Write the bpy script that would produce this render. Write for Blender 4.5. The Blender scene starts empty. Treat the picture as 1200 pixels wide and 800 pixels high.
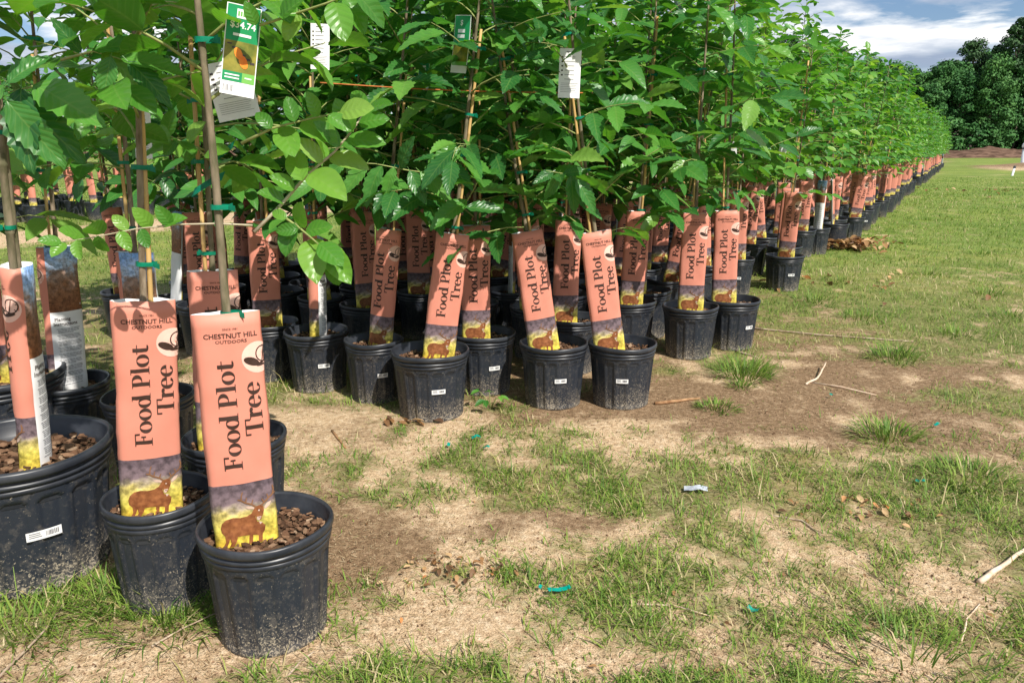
import bpy, bmesh, math, random
import numpy as np
from mathutils import Vector, Matrix, noise
from mathutils.geometry import tessellate_polygon

R = math.radians
SC = bpy.context.scene
COL = SC.collection
random.seed(7)

# ------------------------------------------------------------------ camera
FPX, HOR, CAMH = 900.0, 173.0, 1.10
TH = math.atan((400 - HOR) / FPX)
cam_d = bpy.data.cameras.new('camera'); cam = bpy.data.objects.new('camera', cam_d); COL.objects.link(cam)
cam_d.sensor_width = 36; cam_d.lens = 36 * FPX / 1200; cam_d.clip_end = 2000; cam_d.clip_start = 0.05
cam.location = (0, 0, CAMH); cam.rotation_euler = (math.pi / 2 - TH, 0, 0)
SC.camera = cam

# ------------------------------------------------------------------ sun and sky
SUN_TO = Vector((0.50, -0.72, 0.95)).normalized()
sun_d = bpy.data.lights.new('sun', 'SUN'); sun = bpy.data.objects.new('sun', sun_d); COL.objects.link(sun)
sun_d.energy = 5.0; sun_d.angle = R(0.6); sun_d.color = (1.0, 0.945, 0.86)
sun.rotation_euler = SUN_TO.to_track_quat('Z', 'Y').to_euler(); sun.location = (6, -5, 12)
SC.view_settings.view_transform = 'Standard'; SC.view_settings.look = 'None'
SC.view_settings.exposure = 0.35; SC.view_settings.gamma = 1.0
SC.view_settings.use_curve_mapping = False

world = bpy.data.worlds.new('World'); SC.world = world; world.use_nodes = True
nt = world.node_tree; nt.nodes.clear()
def N(nt, typ, **kw):
    n = nt.nodes.new(typ)
    for k, v in kw.items():
        if k in n.inputs.keys() if isinstance(k, str) else False: n.inputs[k].default_value = v
        else: setattr(n, k, v)
    return n
def L(nt, a, b): nt.links.new(a, b)
def ramp(nt, fac, stops):
    r = nt.nodes.new('ShaderNodeValToRGB'); e = r.color_ramp.elements
    while len(e) < len(stops): e.new(0.5)
    for i, (p, c) in enumerate(stops):
        e[i].position = p; e[i].color = (c, c, c, 1) if not hasattr(c, '__len__') else (*c, 1)
    if fac is not None: nt.links.new(fac, r.inputs[0])
    return r
def math_n(nt, op, a, b=None, clamp=False):
    m = nt.nodes.new('ShaderNodeMath'); m.operation = op; m.use_clamp = clamp
    for i, v in enumerate((a, b)):
        if v is None: continue
        if isinstance(v, (int, float)): m.inputs[i].default_value = v
        else: nt.links.new(v, m.inputs[i])
    return m.outputs[0]
def mixc(nt, fac, a, b, mode='MIX'):
    m = nt.nodes.new('ShaderNodeMix'); m.data_type = 'RGBA'; m.blend_type = mode
    for sock, v in ((m.inputs[0], fac), (m.inputs[6], a), (m.inputs[7], b)):
        if isinstance(v, (int, float)): sock.default_value = v
        elif isinstance(v, tuple): sock.default_value = (*v, 1) if len(v) == 3 else v
        else: nt.links.new(v, sock)
    return m.outputs[2]

sky = nt.nodes.new('ShaderNodeTexSky'); sky.sky_type = 'NISHITA'; sky.sun_disc = False
sky.sun_elevation = math.asin(SUN_TO.z); sky.sun_rotation = math.atan2(SUN_TO.x, SUN_TO.y)
sky.air_density = 1.0; sky.dust_density = 0.6; sky.ozone_density = 1.2
tc = nt.nodes.new('ShaderNodeTexCoord')
sep = nt.nodes.new('ShaderNodeSeparateXYZ'); L(nt, tc.outputs['Generated'], sep.inputs[0])
zz = math_n(nt, 'ADD', math_n(nt, 'MAXIMUM', sep.outputs[2], 0.0), 0.10)
cmb = nt.nodes.new('ShaderNodeCombineXYZ')
L(nt, math_n(nt, 'DIVIDE', sep.outputs[0], zz), cmb.inputs[0]); L(nt, math_n(nt, 'DIVIDE', sep.outputs[1], zz), cmb.inputs[1])
mp = nt.nodes.new('ShaderNodeMapping'); mp.inputs['Location'].default_value = (2.0, 8.0, 0.0); L(nt, cmb.outputs[0], mp.inputs[0])
n1 = N(nt, 'ShaderNodeTexNoise', Scale=0.75, Detail=10.0, Roughness=0.58, Distortion=0.25); L(nt, mp.outputs[0], n1.inputs['Vector'])
n2 = N(nt, 'ShaderNodeTexNoise', Scale=0.9, Detail=6.0, Roughness=0.55); L(nt, mp.outputs[0], n2.inputs['Vector'])
cov = ramp(nt, n1.outputs[0], [(0.42, 0.0), (0.51, 1.0)])
shade = ramp(nt, n2.outputs[0], [(0.40, (3.9, 4.8, 6.4)), (0.50, (7.4, 8.1, 9.2)), (0.60, (13.5, 13.4, 13.2))])
skyc = mixc(nt, 1.0, sky.outputs[0], (0.86, 0.97, 1.14), 'MULTIPLY')
out_c = mixc(nt, cov.outputs[0], skyc, shade.outputs[0])
bg = nt.nodes.new('ShaderNodeBackground'); bg.inputs[1].default_value = 0.075; L(nt, out_c, bg.inputs[0])
wo = nt.nodes.new('ShaderNodeOutputWorld'); L(nt, bg.outputs[0], wo.inputs[0])

SC.cycles.max_bounces = 6; SC.cycles.diffuse_bounces = 3; SC.cycles.glossy_bounces = 2
SC.cycles.transmission_bounces = 3; SC.cycles.transparent_max_bounces = 4
SC.cycles.use_denoising = True

# ------------------------------------------------------------------ helpers
def ground(px, py, z=0.0):
    """point of the level ground seen at a pixel of the 1200 x 800 photograph"""
    x = (px - 600) / FPX; y = -(py - 400) / FPX
    d = Vector((x, math.cos(TH) + y * math.sin(TH), -math.sin(TH) + y * math.cos(TH)))
    t = (z - CAMH) / d.z
    return Vector((d.x * t, d.y * t, z))
def at(px, py, Y):
    x = (px - 600) / FPX; y = -(py - 400) / FPX
    d = Vector((x, math.cos(TH) + y * math.sin(TH), -math.sin(TH) + y * math.cos(TH)))
    t = Y / d.y
    return Vector((d.x * t, Y, CAMH + d.z * t))
RO = Vector((0.48, 3.22, 0)); RD = Vector((0.5, 0.8660254, 0)); RL = Vector((-0.8660254, 0.5, 0))
def st(s, t): return RO + RD * s + RL * t      # the long row: s along it, t in from the lawn edge

class MB:
    def __init__(s): s.v = []; s.f = []; s.m = []
    def add(s, vs, fs, mi=0):
        o = len(s.v); s.v.extend([tuple(v) for v in vs]); s.f.extend([tuple(i + o for i in f) for f in fs]); s.m.extend([mi] * len(fs))
    def box(s, c, d, mi=0, M=None):
        c = Vector(c); d = Vector(d) / 2
        vs = [Vector((c.x + a * d.x, c.y + b * d.y, c.z + e * d.z)) for e in (-1, 1) for b in (-1, 1) for a in (-1, 1)]
        if M is not None: vs = [M @ v for v in vs]
        s.add(vs, [(0, 2, 3, 1), (4, 5, 7, 6), (0, 1, 5, 4), (2, 6, 7, 3), (0, 4, 6, 2), (1, 3, 7, 5)], mi)
    def tube(s, path, rad, seg=6, mi=0, cap=True):
        path = [Vector(p) for p in path]; n = len(path); vs = []; ref = None
        for i, p in enumerate(path):
            d = (path[min(i + 1, n - 1)] - path[max(i - 1, 0)])
            if d.length < 1e-9: d = Vector((0, 0, 1))
            d.normalize()
            if ref is None: ref = d.orthogonal().normalized()
            ref = (ref - d * ref.dot(d))
            if ref.length < 1e-6: ref = d.orthogonal()
            ref.normalize(); b = d.cross(ref)
            r = rad[i] if hasattr(rad, '__len__') else rad
            for k in range(seg):
                a = 2 * math.pi * k / seg; vs.append(p + ref * (math.cos(a) * r) + b * (math.sin(a) * r))
        fs = []
        for i in range(n - 1):
            for k in range(seg):
                k2 = (k + 1) % seg; fs.append((i * seg + k, i * seg + k2, (i + 1) * seg + k2, (i + 1) * seg + k))
        if cap:
            fs.append(tuple(reversed(range(seg)))); fs.append(tuple(range((n - 1) * seg, n * seg)))
        s.add(vs, fs, mi)
    def mesh(s, name, mats, smooth=True):
        me = bpy.data.meshes.new(name); me.from_pydata(s.v, [], s.f)
        for m in (mats if isinstance(mats, (list, tuple)) else [mats]): me.materials.append(m)
        if any(s.m): me.polygons.foreach_set('material_index', s.m)
        if smooth: me.polygons.foreach_set('use_smooth', [True] * len(me.polygons))
        me.update(); return me
    def build(s, name, mats, parent=None, smooth=True, M=None): return link(name, s.mesh(name, mats, smooth), parent, M)
def link(name, me, parent=None, M=None):
    o = bpy.data.objects.new(name, me); COL.objects.link(o)
    if parent is not None: o.parent = parent
    if M is not None: o.matrix_basis = M
    return o
def tag(o, label=None, cat=None, group=None, kind=None):
    if label: o['label'] = label
    if cat: o['category'] = cat
    if group: o['group'] = group
    if kind: o['kind'] = kind
    return o
def empty(name, loc, rz=0):
    e = bpy.data.objects.new(name, None); COL.objects.link(e); e.location = loc; e.rotation_euler = (0, 0, rz); e.empty_display_size = 0.1
    return e
def T(x, y, z): return Matrix.Translation((x, y, z))

# ------------------------------------------------------------------ materials
def mat(name, col=(0.5, 0.5, 0.5), rough=0.6, spec=0.4):
    m = bpy.data.materials.new(name); m.use_nodes = True; b = m.node_tree.nodes['Principled BSDF']
    b.inputs['Base Color'].default_value = (*col, 1); b.inputs['Roughness'].default_value = rough
    b.inputs['Specular IOR Level'].default_value = spec
    return m, m.node_tree, b
def noise_n(nt, vec, scale, detail=4, rough=0.55):
    n = N(nt, 'ShaderNodeTexNoise', Scale=scale, Detail=detail, Roughness=rough)
    if vec is not None: L(nt, vec, n.inputs['Vector'])
    return n.outputs[0]
def objco(nt): return nt.nodes.new('ShaderNodeTexCoord').outputs['Object']
def bump(nt, b, h, st_=0.3, dist=0.01):
    n = nt.nodes.new('ShaderNodeBump'); n.inputs['Strength'].default_value = st_; n.inputs['Distance'].default_value = dist
    L(nt, h, n.inputs['Height']); L(nt, n.outputs[0], b.inputs['Normal'])
def simple(name, c1, c2, scale=20, rough=0.7, bmp=0.0, spec=0.3, stretch=None, lo=0.35, hi=0.65):
    m, nt, b = mat(name, c1, rough, spec); v = objco(nt)
    if stretch:
        mpn = nt.nodes.new('ShaderNodeMapping'); mpn.inputs['Scale'].default_value = stretch; L(nt, v, mpn.inputs[0]); v = mpn.outputs[0]
    f = noise_n(nt, v, scale, 5); r = ramp(nt, f, [(lo, c1), (hi, c2)]); L(nt, r.outputs[0], b.inputs['Base Color'])
    if bmp: bump(nt, b, f, bmp, 0.004)
    return m

def pot_material():
    m, nt, b = mat('black_nursery_plastic', (0.03, 0.034, 0.042), 0.5, 0.35); v = objco(nt)
    oi = nt.nodes.new('ShaderNodeObjectInfo')
    off = nt.nodes.new('ShaderNodeVectorMath'); off.operation = 'ADD'; L(nt, v, off.inputs[0])
    sc_ = nt.nodes.new('ShaderNodeVectorMath'); sc_.operation = 'SCALE'; sc_.inputs[3].default_value = 37.0
    cb = nt.nodes.new('ShaderNodeCombineXYZ'); L(nt, oi.outputs['Random'], cb.inputs[0]); L(nt, oi.outputs['Random'], cb.inputs[2]); L(nt, cb.outputs[0], sc_.inputs[0]); L(nt, sc_.outputs[0], off.inputs[1])
    p = off.outputs[0]
    sp = nt.nodes.new('ShaderNodeSeparateXYZ'); L(nt, v, sp.inputs[0])
    low = math_n(nt, 'SUBTRACT', 1.0, math_n(nt, 'MULTIPLY', sp.outputs[2], 7.5), True)       # splashed sand sits low on the wall
    big = noise_n(nt, p, 9, 4); fine = noise_n(nt, p, 210, 3, 0.75); mid = noise_n(nt, p, 60, 4, 0.7)
    thr = math_n(nt, 'ADD', math_n(nt, 'MULTIPLY', low, 0.14), math_n(nt, 'MULTIPLY', math_n(nt, 'SUBTRACT', big, 0.5), 0.22))
    k = math_n(nt, 'ADD', fine, thr)
    speck = ramp(nt, k, [(0.64, 0.0), (0.71, 0.9)])
    dust = ramp(nt, math_n(nt, 'ADD', mid, math_n(nt, 'MULTIPLY', thr, 1.1)), [(0.52, 0.0), (0.9, 0.36)])
    c = mixc(nt, dust.outputs[0], (0.022, 0.027, 0.037), (0.30, 0.255, 0.195))
    c = mixc(nt, speck.outputs[0], c, (0.38, 0.325, 0.245))
    L(nt, c, b.inputs['Base Color'])
    rr = ramp(nt, dust.outputs[0], [(0.0, 0.36), (0.3, 0.75)]); L(nt, rr.outputs[0], b.inputs['Roughness'])
    bump(nt, b, mid, 0.12, 0.003)
    return m
M_pot = pot_material()
M_rim = simple('black_rim_plastic', (0.016, 0.019, 0.026), (0.04, 0.044, 0.052), 14, 0.36, 0.1, 0.4)
M_soil = simple('potting_soil', (0.05, 0.03, 0.018), (0.12, 0.075, 0.045), 90, 0.95, 0.8, 0.1)
def chip_material():
    m, nt, b = mat('bark_chip', (0.2, 0.12, 0.07), 0.9, 0.1)
    a = nt.nodes.new('ShaderNodeAttribute'); a.attribute_name = 'tint'
    r = ramp(nt, a.outputs['Fac'], [(0, (0.05, 0.028, 0.017)), (0.45, (0.135, 0.072, 0.042)), (0.8, (0.23, 0.135, 0.08)), (1, (0.36, 0.25, 0.165))])
    f = noise_n(nt, objco(nt), 160, 3)
    c = mixc(nt, 0.5, r.outputs[0], ramp(nt, f, [(0.3, 0.45), (0.7, 1.3)]).outputs[0], 'MULTIPLY'); L(nt, c, b.inputs['Base Color'])
    return m
M_chip = chip_material()
M_bark = simple('sapling_bark', (0.13, 0.095, 0.06), (0.30, 0.24, 0.175), 60, 0.85, 0.4, 0.2, (1, 1, 0.25))
M_bark2 = simple('greenish_bark', (0.10, 0.095, 0.05), (0.24, 0.19, 0.13), 45, 0.85, 0.4, 0.2, (1, 1, 0.35))
M_twig = simple('green_twig', (0.20, 0.24, 0.07), (0.33, 0.36, 0.13), 40, 0.6)
M_paletwig = simple('pale_twig', (0.36, 0.30, 0.20), (0.52, 0.46, 0.33), 40, 0.7)
M_bamboo = simple('bamboo_cane', (0.42, 0.24, 0.075), (0.62, 0.42, 0.17), 25, 0.5, 0.1, 0.4, (1, 1, 0.15))
M_tie = simple('green_tie_tape', (0.0, 0.14, 0.075), (0.0, 0.21, 0.12), 60, 0.4, 0.1)
M_pink = simple('salmon_print', (0.60, 0.225, 0.158), (0.65, 0.25, 0.18), 8, 0.5, 0.05, 0.3)
M_white = simple('white_paper', (0.72, 0.72, 0.72), (0.82, 0.82, 0.82), 10, 0.55, 0.05, 0.3)
M_ink = mat('dark_brown_ink', (0.045, 0.022, 0.016), 0.5)[0]
M_grey_ink = mat('grey_ink', (0.16, 0.16, 0.17), 0.6)[0]
M_pale = mat('pale_pink_print', (0.80, 0.50, 0.41), 0.5)[0]
M_deer = simple('deer_brown_print', (0.17, 0.055, 0.02), (0.33, 0.125, 0.045), 70, 0.5)
M_antler = mat('antler_print', (0.22, 0.105, 0.05), 0.5)[0]
M_deerlight = mat('deer_pale_print', (0.58, 0.42, 0.33), 0.5)[0]
M_tagg = simple('green_tag_print', (0.01, 0.22, 0.07), (0.015, 0.28, 0.10), 10, 0.35)
M_tagg2 = mat('light_green_tag_print', (0.16, 0.42, 0.08), 0.35)[0]
M_orange = simple('orange_fruit_print', (0.8, 0.16, 0.01), (0.9, 0.3, 0.03), 40, 0.4)
M_tagpic = simple('tag_picture_print', (0.10, 0.13, 0.015), (0.32, 0.27, 0.04), 30, 0.4)
M_dtrunk = mat('picture_dark_print', (0.05, 0.035, 0.03), 0.4)[0]

def picture_material():
    m, nt, b = mat('meadow_picture_print', (0.5, 0.5, 0.1), 0.5, 0.3); v = objco(nt)
    sp = nt.nodes.new('ShaderNodeSeparateXYZ'); L(nt, v, sp.inputs[0])
    f = noise_n(nt, v, 55, 3); g = noise_n(nt, v, 26, 3)
    hh = math_n(nt, 'ADD', sp.outputs[2], math_n(nt, 'MULTIPLY', math_n(nt, 'SUBTRACT', g, 0.5), 0.06))
    r = ramp(nt, math_n(nt, 'DIVIDE', hh, 0.15), [(0.0, (0.62, 0.44, 0.05)), (0.3, (0.58, 0.49, 0.09)), (0.52, (0.55, 0.45, 0.15)), (0.62, (0.33, 0.27, 0.20)), (0.70, (0.16, 0.115, 0.125)), (1.0, (0.11, 0.08, 0.095))])
    c = mixc(nt, 0.85, r.outputs[0], ramp(nt, f, [(0.34, 0.4), (0.62, 1.5)]).outputs[0], 'MULTIPLY'); L(nt, c, b.inputs['Base Color'])
    return m
M_pic = picture_material()
def photo_material():
    m, nt, b = mat('orchard_photo_print', (0.5, 0.5, 0.6), 0.5, 0.3); v = objco(nt)
    sp = nt.nodes.new('ShaderNodeSeparateXYZ'); L(nt, v, sp.inputs[0])
    f = noise_n(nt, v, 90, 4, 0.7); g = noise_n(nt, v, 30, 3)
    hh = math_n(nt, 'ADD', sp.outputs[2], math_n(nt, 'MULTIPLY', math_n(nt, 'SUBTRACT', g, 0.5), 0.16))
    r = ramp(nt, hh, [(0.30, (0.20, 0.075, 0.03)), (0.38, (0.26, 0.12, 0.06)), (0.44, (0.30, 0.21, 0.17)), (0.47, (0.42, 0.55, 0.75)), (0.53, (0.22, 0.38, 0.72))])
    c = mixc(nt, 0.75, r.outputs[0], ramp(nt, f, [(0.35, 0.35), (0.62, 1.4)]).outputs[0], 'MULTIPLY'); L(nt, c, b.inputs['Base Color'])
    return m
M_photo = photo_material()

def leaf_material(name, stops, rough=0.42, trans=0.32, veins=9.0, vein_str=0.35):
    m, nt, b = mat(name, (0.05, 0.15, 0.02), rough, 0.45)
    a = nt.nodes.new('ShaderNodeAttribute'); a.attribute_name = 'tint'
    oi = nt.nodes.new('ShaderNodeObjectInfo')
    t = math_n(nt, 'FRACT', math_n(nt, 'ADD', a.outputs['Fac'], oi.outputs['Random']))
    c = ramp(nt, t, stops).outputs[0]
    uv = nt.nodes.new('ShaderNodeUVMap'); uv.uv_map = 'UVMap'
    sp = nt.nodes.new('ShaderNodeSeparateXYZ'); L(nt, uv.outputs[0], sp.inputs[0])
    ax = math_n(nt, 'ABSOLUTE', math_n(nt, 'SUBTRACT', sp.outputs[0], 0.5))
    midr = ramp(nt, ax, [(0.012, 1.0), (0.045, 0.0)])
    ph = math_n(nt, 'FRACT', math_n(nt, 'MULTIPLY', math_n(nt, 'SUBTRACT', sp.outputs[1], math_n(nt, 'MULTIPLY', ax, 0.45)), veins))
    dv = math_n(nt, 'ABSOLUTE', math_n(nt, 'SUBTRACT', ph, 0.5))
    sv = ramp(nt, dv, [(0.03, 0.55), (0.16, 0.0)])
    vv = math_n(nt, 'MULTIPLY', math_n(nt, 'MAXIMUM', midr.outputs[0], sv.outputs[0]), vein_str)
    c = mixc(nt, vv, c, (0.22, 0.36, 0.09))
    L(nt, c, b.inputs['Base Color'])
    bump(nt, b, math_n(nt, 'ADD', dv, math_n(nt, 'MULTIPLY', ax, 0.5)), 0.35, 0.004)
    tr = nt.nodes.new('ShaderNodeBsdfTranslucent')
    tcol = mixc(nt, 1.0, c, (1.5, 1.55, 0.55), 'MULTIPLY'); L(nt, tcol, tr.inputs[0])
    mx = nt.nodes.new('ShaderNodeMixShader'); mx.inputs[0].default_value = trans
    L(nt, b.outputs[0], mx.inputs[1]); L(nt, tr.outputs[0], mx.inputs[2])
    L(nt, mx.outputs[0], nt.nodes['Material Output'].inputs[0])
    return m
M_leafC = leaf_material('serrated_leaf', [(0, (0.026, 0.125, 0.028)), (0.5, (0.050, 0.200, 0.036)), (0.85, (0.100, 0.29, 0.042)), (1, (0.19, 0.36, 0.065))], 0.33, 0.34)
M_leafP = leaf_material('oval_glossy_leaf', [(0, (0.055, 0.195, 0.022)), (0.5, (0.095, 0.275, 0.03)), (0.85, (0.15, 0.34, 0.04)), (1, (0.24, 0.41, 0.075))], 0.34, 0.38, 6.0, 0.22)
M_leafF = leaf_material('small_oval_leaf', [(0, (0.034, 0.145, 0.026)), (0.5, (0.070, 0.235, 0.036)), (0.85, (0.14, 0.335, 0.048)), (1, (0.24, 0.41, 0.075))], 0.34, 0.34, 6.0, 0.2)
M_weed = M_leafF

# ------------------------------------------------------------------ value noise for the ground cover
_rs = np.random.RandomState(11); _tab = _rs.rand(256, 256)
def vnoise(x, y):
    xi = np.floor(x).astype(int); yi = np.floor(y).astype(int); fx = x - xi; fy = y - yi
    fx = fx * fx * (3 - 2 * fx); fy = fy * fy * (3 - 2 * fy)
    a = _tab[xi % 256, yi % 256]; b = _tab[(xi + 1) % 256, yi % 256]; c = _tab[xi % 256, (yi + 1) % 256]; d = _tab[(xi + 1) % 256, (yi + 1) % 256]
    return (a * (1 - fx) + b * fx) * (1 - fy) + (c * (1 - fx) + d * fx) * fy
def fbm(x, y, o=4):
    s = 0; a = 0.5; n = 0
    for i in range(o): s = s + a * vnoise(x + 17.3 * i, y - 9.1 * i); n += a; a *= 0.5; x = x * 2.03; y = y * 2.03
    return s / n
# bare and grassy patches: pixel, half sizes in metres, grass change, soil (0 sand .. 1 brown)
PATCH = [(880, 478, .50, .36, -1.0, .9), (800, 462, .40, .22, -.8, .85), (1010, 440, .55, .28, -.7, .6), (935, 516, .24, .09, -.9, -.6), (1005, 478, .26, .12, -.9, -.6),
         (720, 480, .45, .14, -.8, .6), (1080, 500, .5, .3, -.45, .4), (900, 395, .35, .35, -.3, .4), (1120, 440, .5, .3, -.25, .3),
         (530, 738, .21, .10, -1.0, -.7), (100, 768, .40, .11, -1.0, -.5), (450, 650, .34, .20, -.8, .8), (380, 615, .25, .3, -.8, .6), (430, 520, .3, .16, -.8, -.3), (370, 490, .3, .2, -.8, -.2),
         (640, 612, .30, .10, -.8, .7), (1120, 685, .16, .12, -.8, -.5), (740, 782, .3, .05, -.6, -.2), (560, 495, .28, .10, -.5, .4), (990, 770, .3, .06, -.4, -.3),
         (640, 690, .3, .07, -.3, 0), (1000, 610, .3, .07, -.4, .2), (1170, 540, .2, .2, -.5, -.3), (940, 700, .3, .08, -.3, -.2), (300, 765, .3, .05, -.6, -.1), (330, 470, .3, .2, .2, 0),
         (470, 585, .35, .10, .35, 0), (570, 545, .45, .15, .35, .2), (690, 590, .4, .12, .35, 0), (560, 670, .20, .08, .6, 0), (830, 570, .4, .12, .4, 0), (840, 700, .5, .15, .25, 0), (660, 640, .3, .06, .4, 0),
         (450, 790, .22, .05, .5, 0), (25, 725, .25, .12, .6, 0), (190, 690, .25, .09, .6, 0), (880, 430, .2, .2, .6, 0), (580, 790, .2, .05, .3, 0), (960, 560, .3, .1, .2, 0), (950, 320, .9, 1.0, .35, 0), (1100, 350, 1.0, 1.0, .3, 0)]
PW = []
for px, py, rx, ry, dg, so in PATCH:
    g = ground(px, py); PW.append((g.x, g.y, rx, ry, dg, so))
MOUND = ground(1195, 200)
def cover(x, y):
    """grass density 0..1 and soil tone 0 sand .. 1 brown"""
    n = fbm(x * 1.3 + 5, y * 1.3 + 3, 4); n2 = fbm(x * 5 + 50, y * 5 + 20, 3); n3 = fbm(x * 0.55 + 90, y * 0.55, 3)
    far = np.clip((y - 3.5) / 4.5, 0, 1)
    n4 = fbm(x * 13 + 31, y * 13 + 8, 2)
    vf = 1 - .35 * far
    g = 0.71 + (n - 0.5) * 1.0 * vf + (n2 - 0.5) * 1.3 * vf + (n4 - .5) * 1.1 * vf + far * 0.42
    s = 0.56 + (n3 - 0.5) * 1.3 + (n2 - 0.5) * 1.5 + (n4 - .5) * .8
    for cx, cy, rx, ry, dg, so in PW:
        w = np.exp(-(((x - cx) / rx) ** 2 + ((y - cy) / ry) ** 2) ** 1.2) if dg < 0 else np.exp(-(((x - cx) / rx) ** 2 + ((y - cy) / ry) ** 2))
        w = w * np.clip(-0.25 + 1.5 * n2 + 1.0 * n4, 0, 1.2); g = g + dg * w * 0.95; s = s + so * w * 0.8
    # sandy alley between the two blocks of trees, and bare soil under the rows
    dx = x - RO.x; dy = y - RO.y; ss = dx * RD.x + dy * RD.y; tt = dx * RL.x + dy * RL.y
    alley = np.exp(-((tt - 9.0) / 0.9) ** 4); g = g - alley * 1.1; s = s - alley * 0.6
    under = np.clip((tt + 0.1) / 0.3, 0, 1) * np.clip((3.5 - tt) / 0.4, 0, 1) * np.clip((ss + 0.5) / 0.4, 0, 1)
    g = g - under * 0.45; s = s + under * 0.5
    md = np.exp(-(((x - MOUND.x - 2.2) / 3.6) ** 2 + ((y - MOUND.y) / 5.5) ** 2) ** 2); g = g - md * 1.6; s = s + md
    return np.clip(g, 0, 1), np.clip(s, 0, 1)

# ------------------------------------------------------------------ ground sheet
def lines(a, b, step, lo, hi, grow=1.35):
    c = list(np.arange(a, b, step)); x = c[0]; d = step; left = []
    while x > lo: d *= grow; x -= d; left.append(x)
    x = c[-1]; d = step; right = []
    while x < hi: d *= grow; x += d; right.append(x)
    return np.array(left[::-1] + c + right)
gx = lines(-3.2, 5.0, 0.035, -900, 900, 1.06); gy = lines(0.9, 7.5, 0.035, -60, 1400, 1.045)
X, Y = np.meshgrid(gx, gy); G, S_ = cover(X, Y)
Z = (fbm(X * 2, Y * 2, 3) - 0.5) * 0.014 * np.clip(8 / (Y + 4), 0, 1) + (fbm(X * 14 + 7, Y * 14, 2) - 0.5) * 0.009
Z = Z * (np.abs(X) < 14) * (Y < 25)
mdist = ((X - MOUND.x - 2.2) / 3.2) ** 2 + ((Y - MOUND.y) / 5) ** 2
Z = Z + 0.45 * np.exp(-mdist) * (0.8 + 0.4 * fbm(X, Y, 2))
nx, ny = len(gx), len(gy)
gm = bpy.data.meshes.new('ground'); co = np.stack([X, Y, Z], -1).reshape(-1, 3)
idx = np.arange(nx * ny).reshape(ny, nx)
q = np.stack([idx[:-1, :-1], idx[:-1, 1:], idx[1:, 1:], idx[1:, :-1]], -1).reshape(-1, 4)
gm.vertices.add(len(co)); gm.vertices.foreach_set('co', co.astype(np.float32).ravel())
gm.loops.add(q.size); gm.loops.foreach_set('vertex_index', q.ravel().astype(np.int32))
gm.polygons.add(len(q)); gm.polygons.foreach_set('loop_start', np.arange(0, q.size, 4, dtype=np.int32))
gm.update(); gm.validate()
gm.polygons.foreach_set('use_smooth', np.ones(len(q), bool))
LU = np.clip((Y - 3.0) / 6.0, 0, 1)
for nm, arr in (('grass', G), ('soil', S_), ('lush', LU)):
    at_ = gm.attributes.new(nm, 'FLOAT', 'POINT'); at_.data.foreach_set('value', arr.astype(np.float32).ravel())
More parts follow.
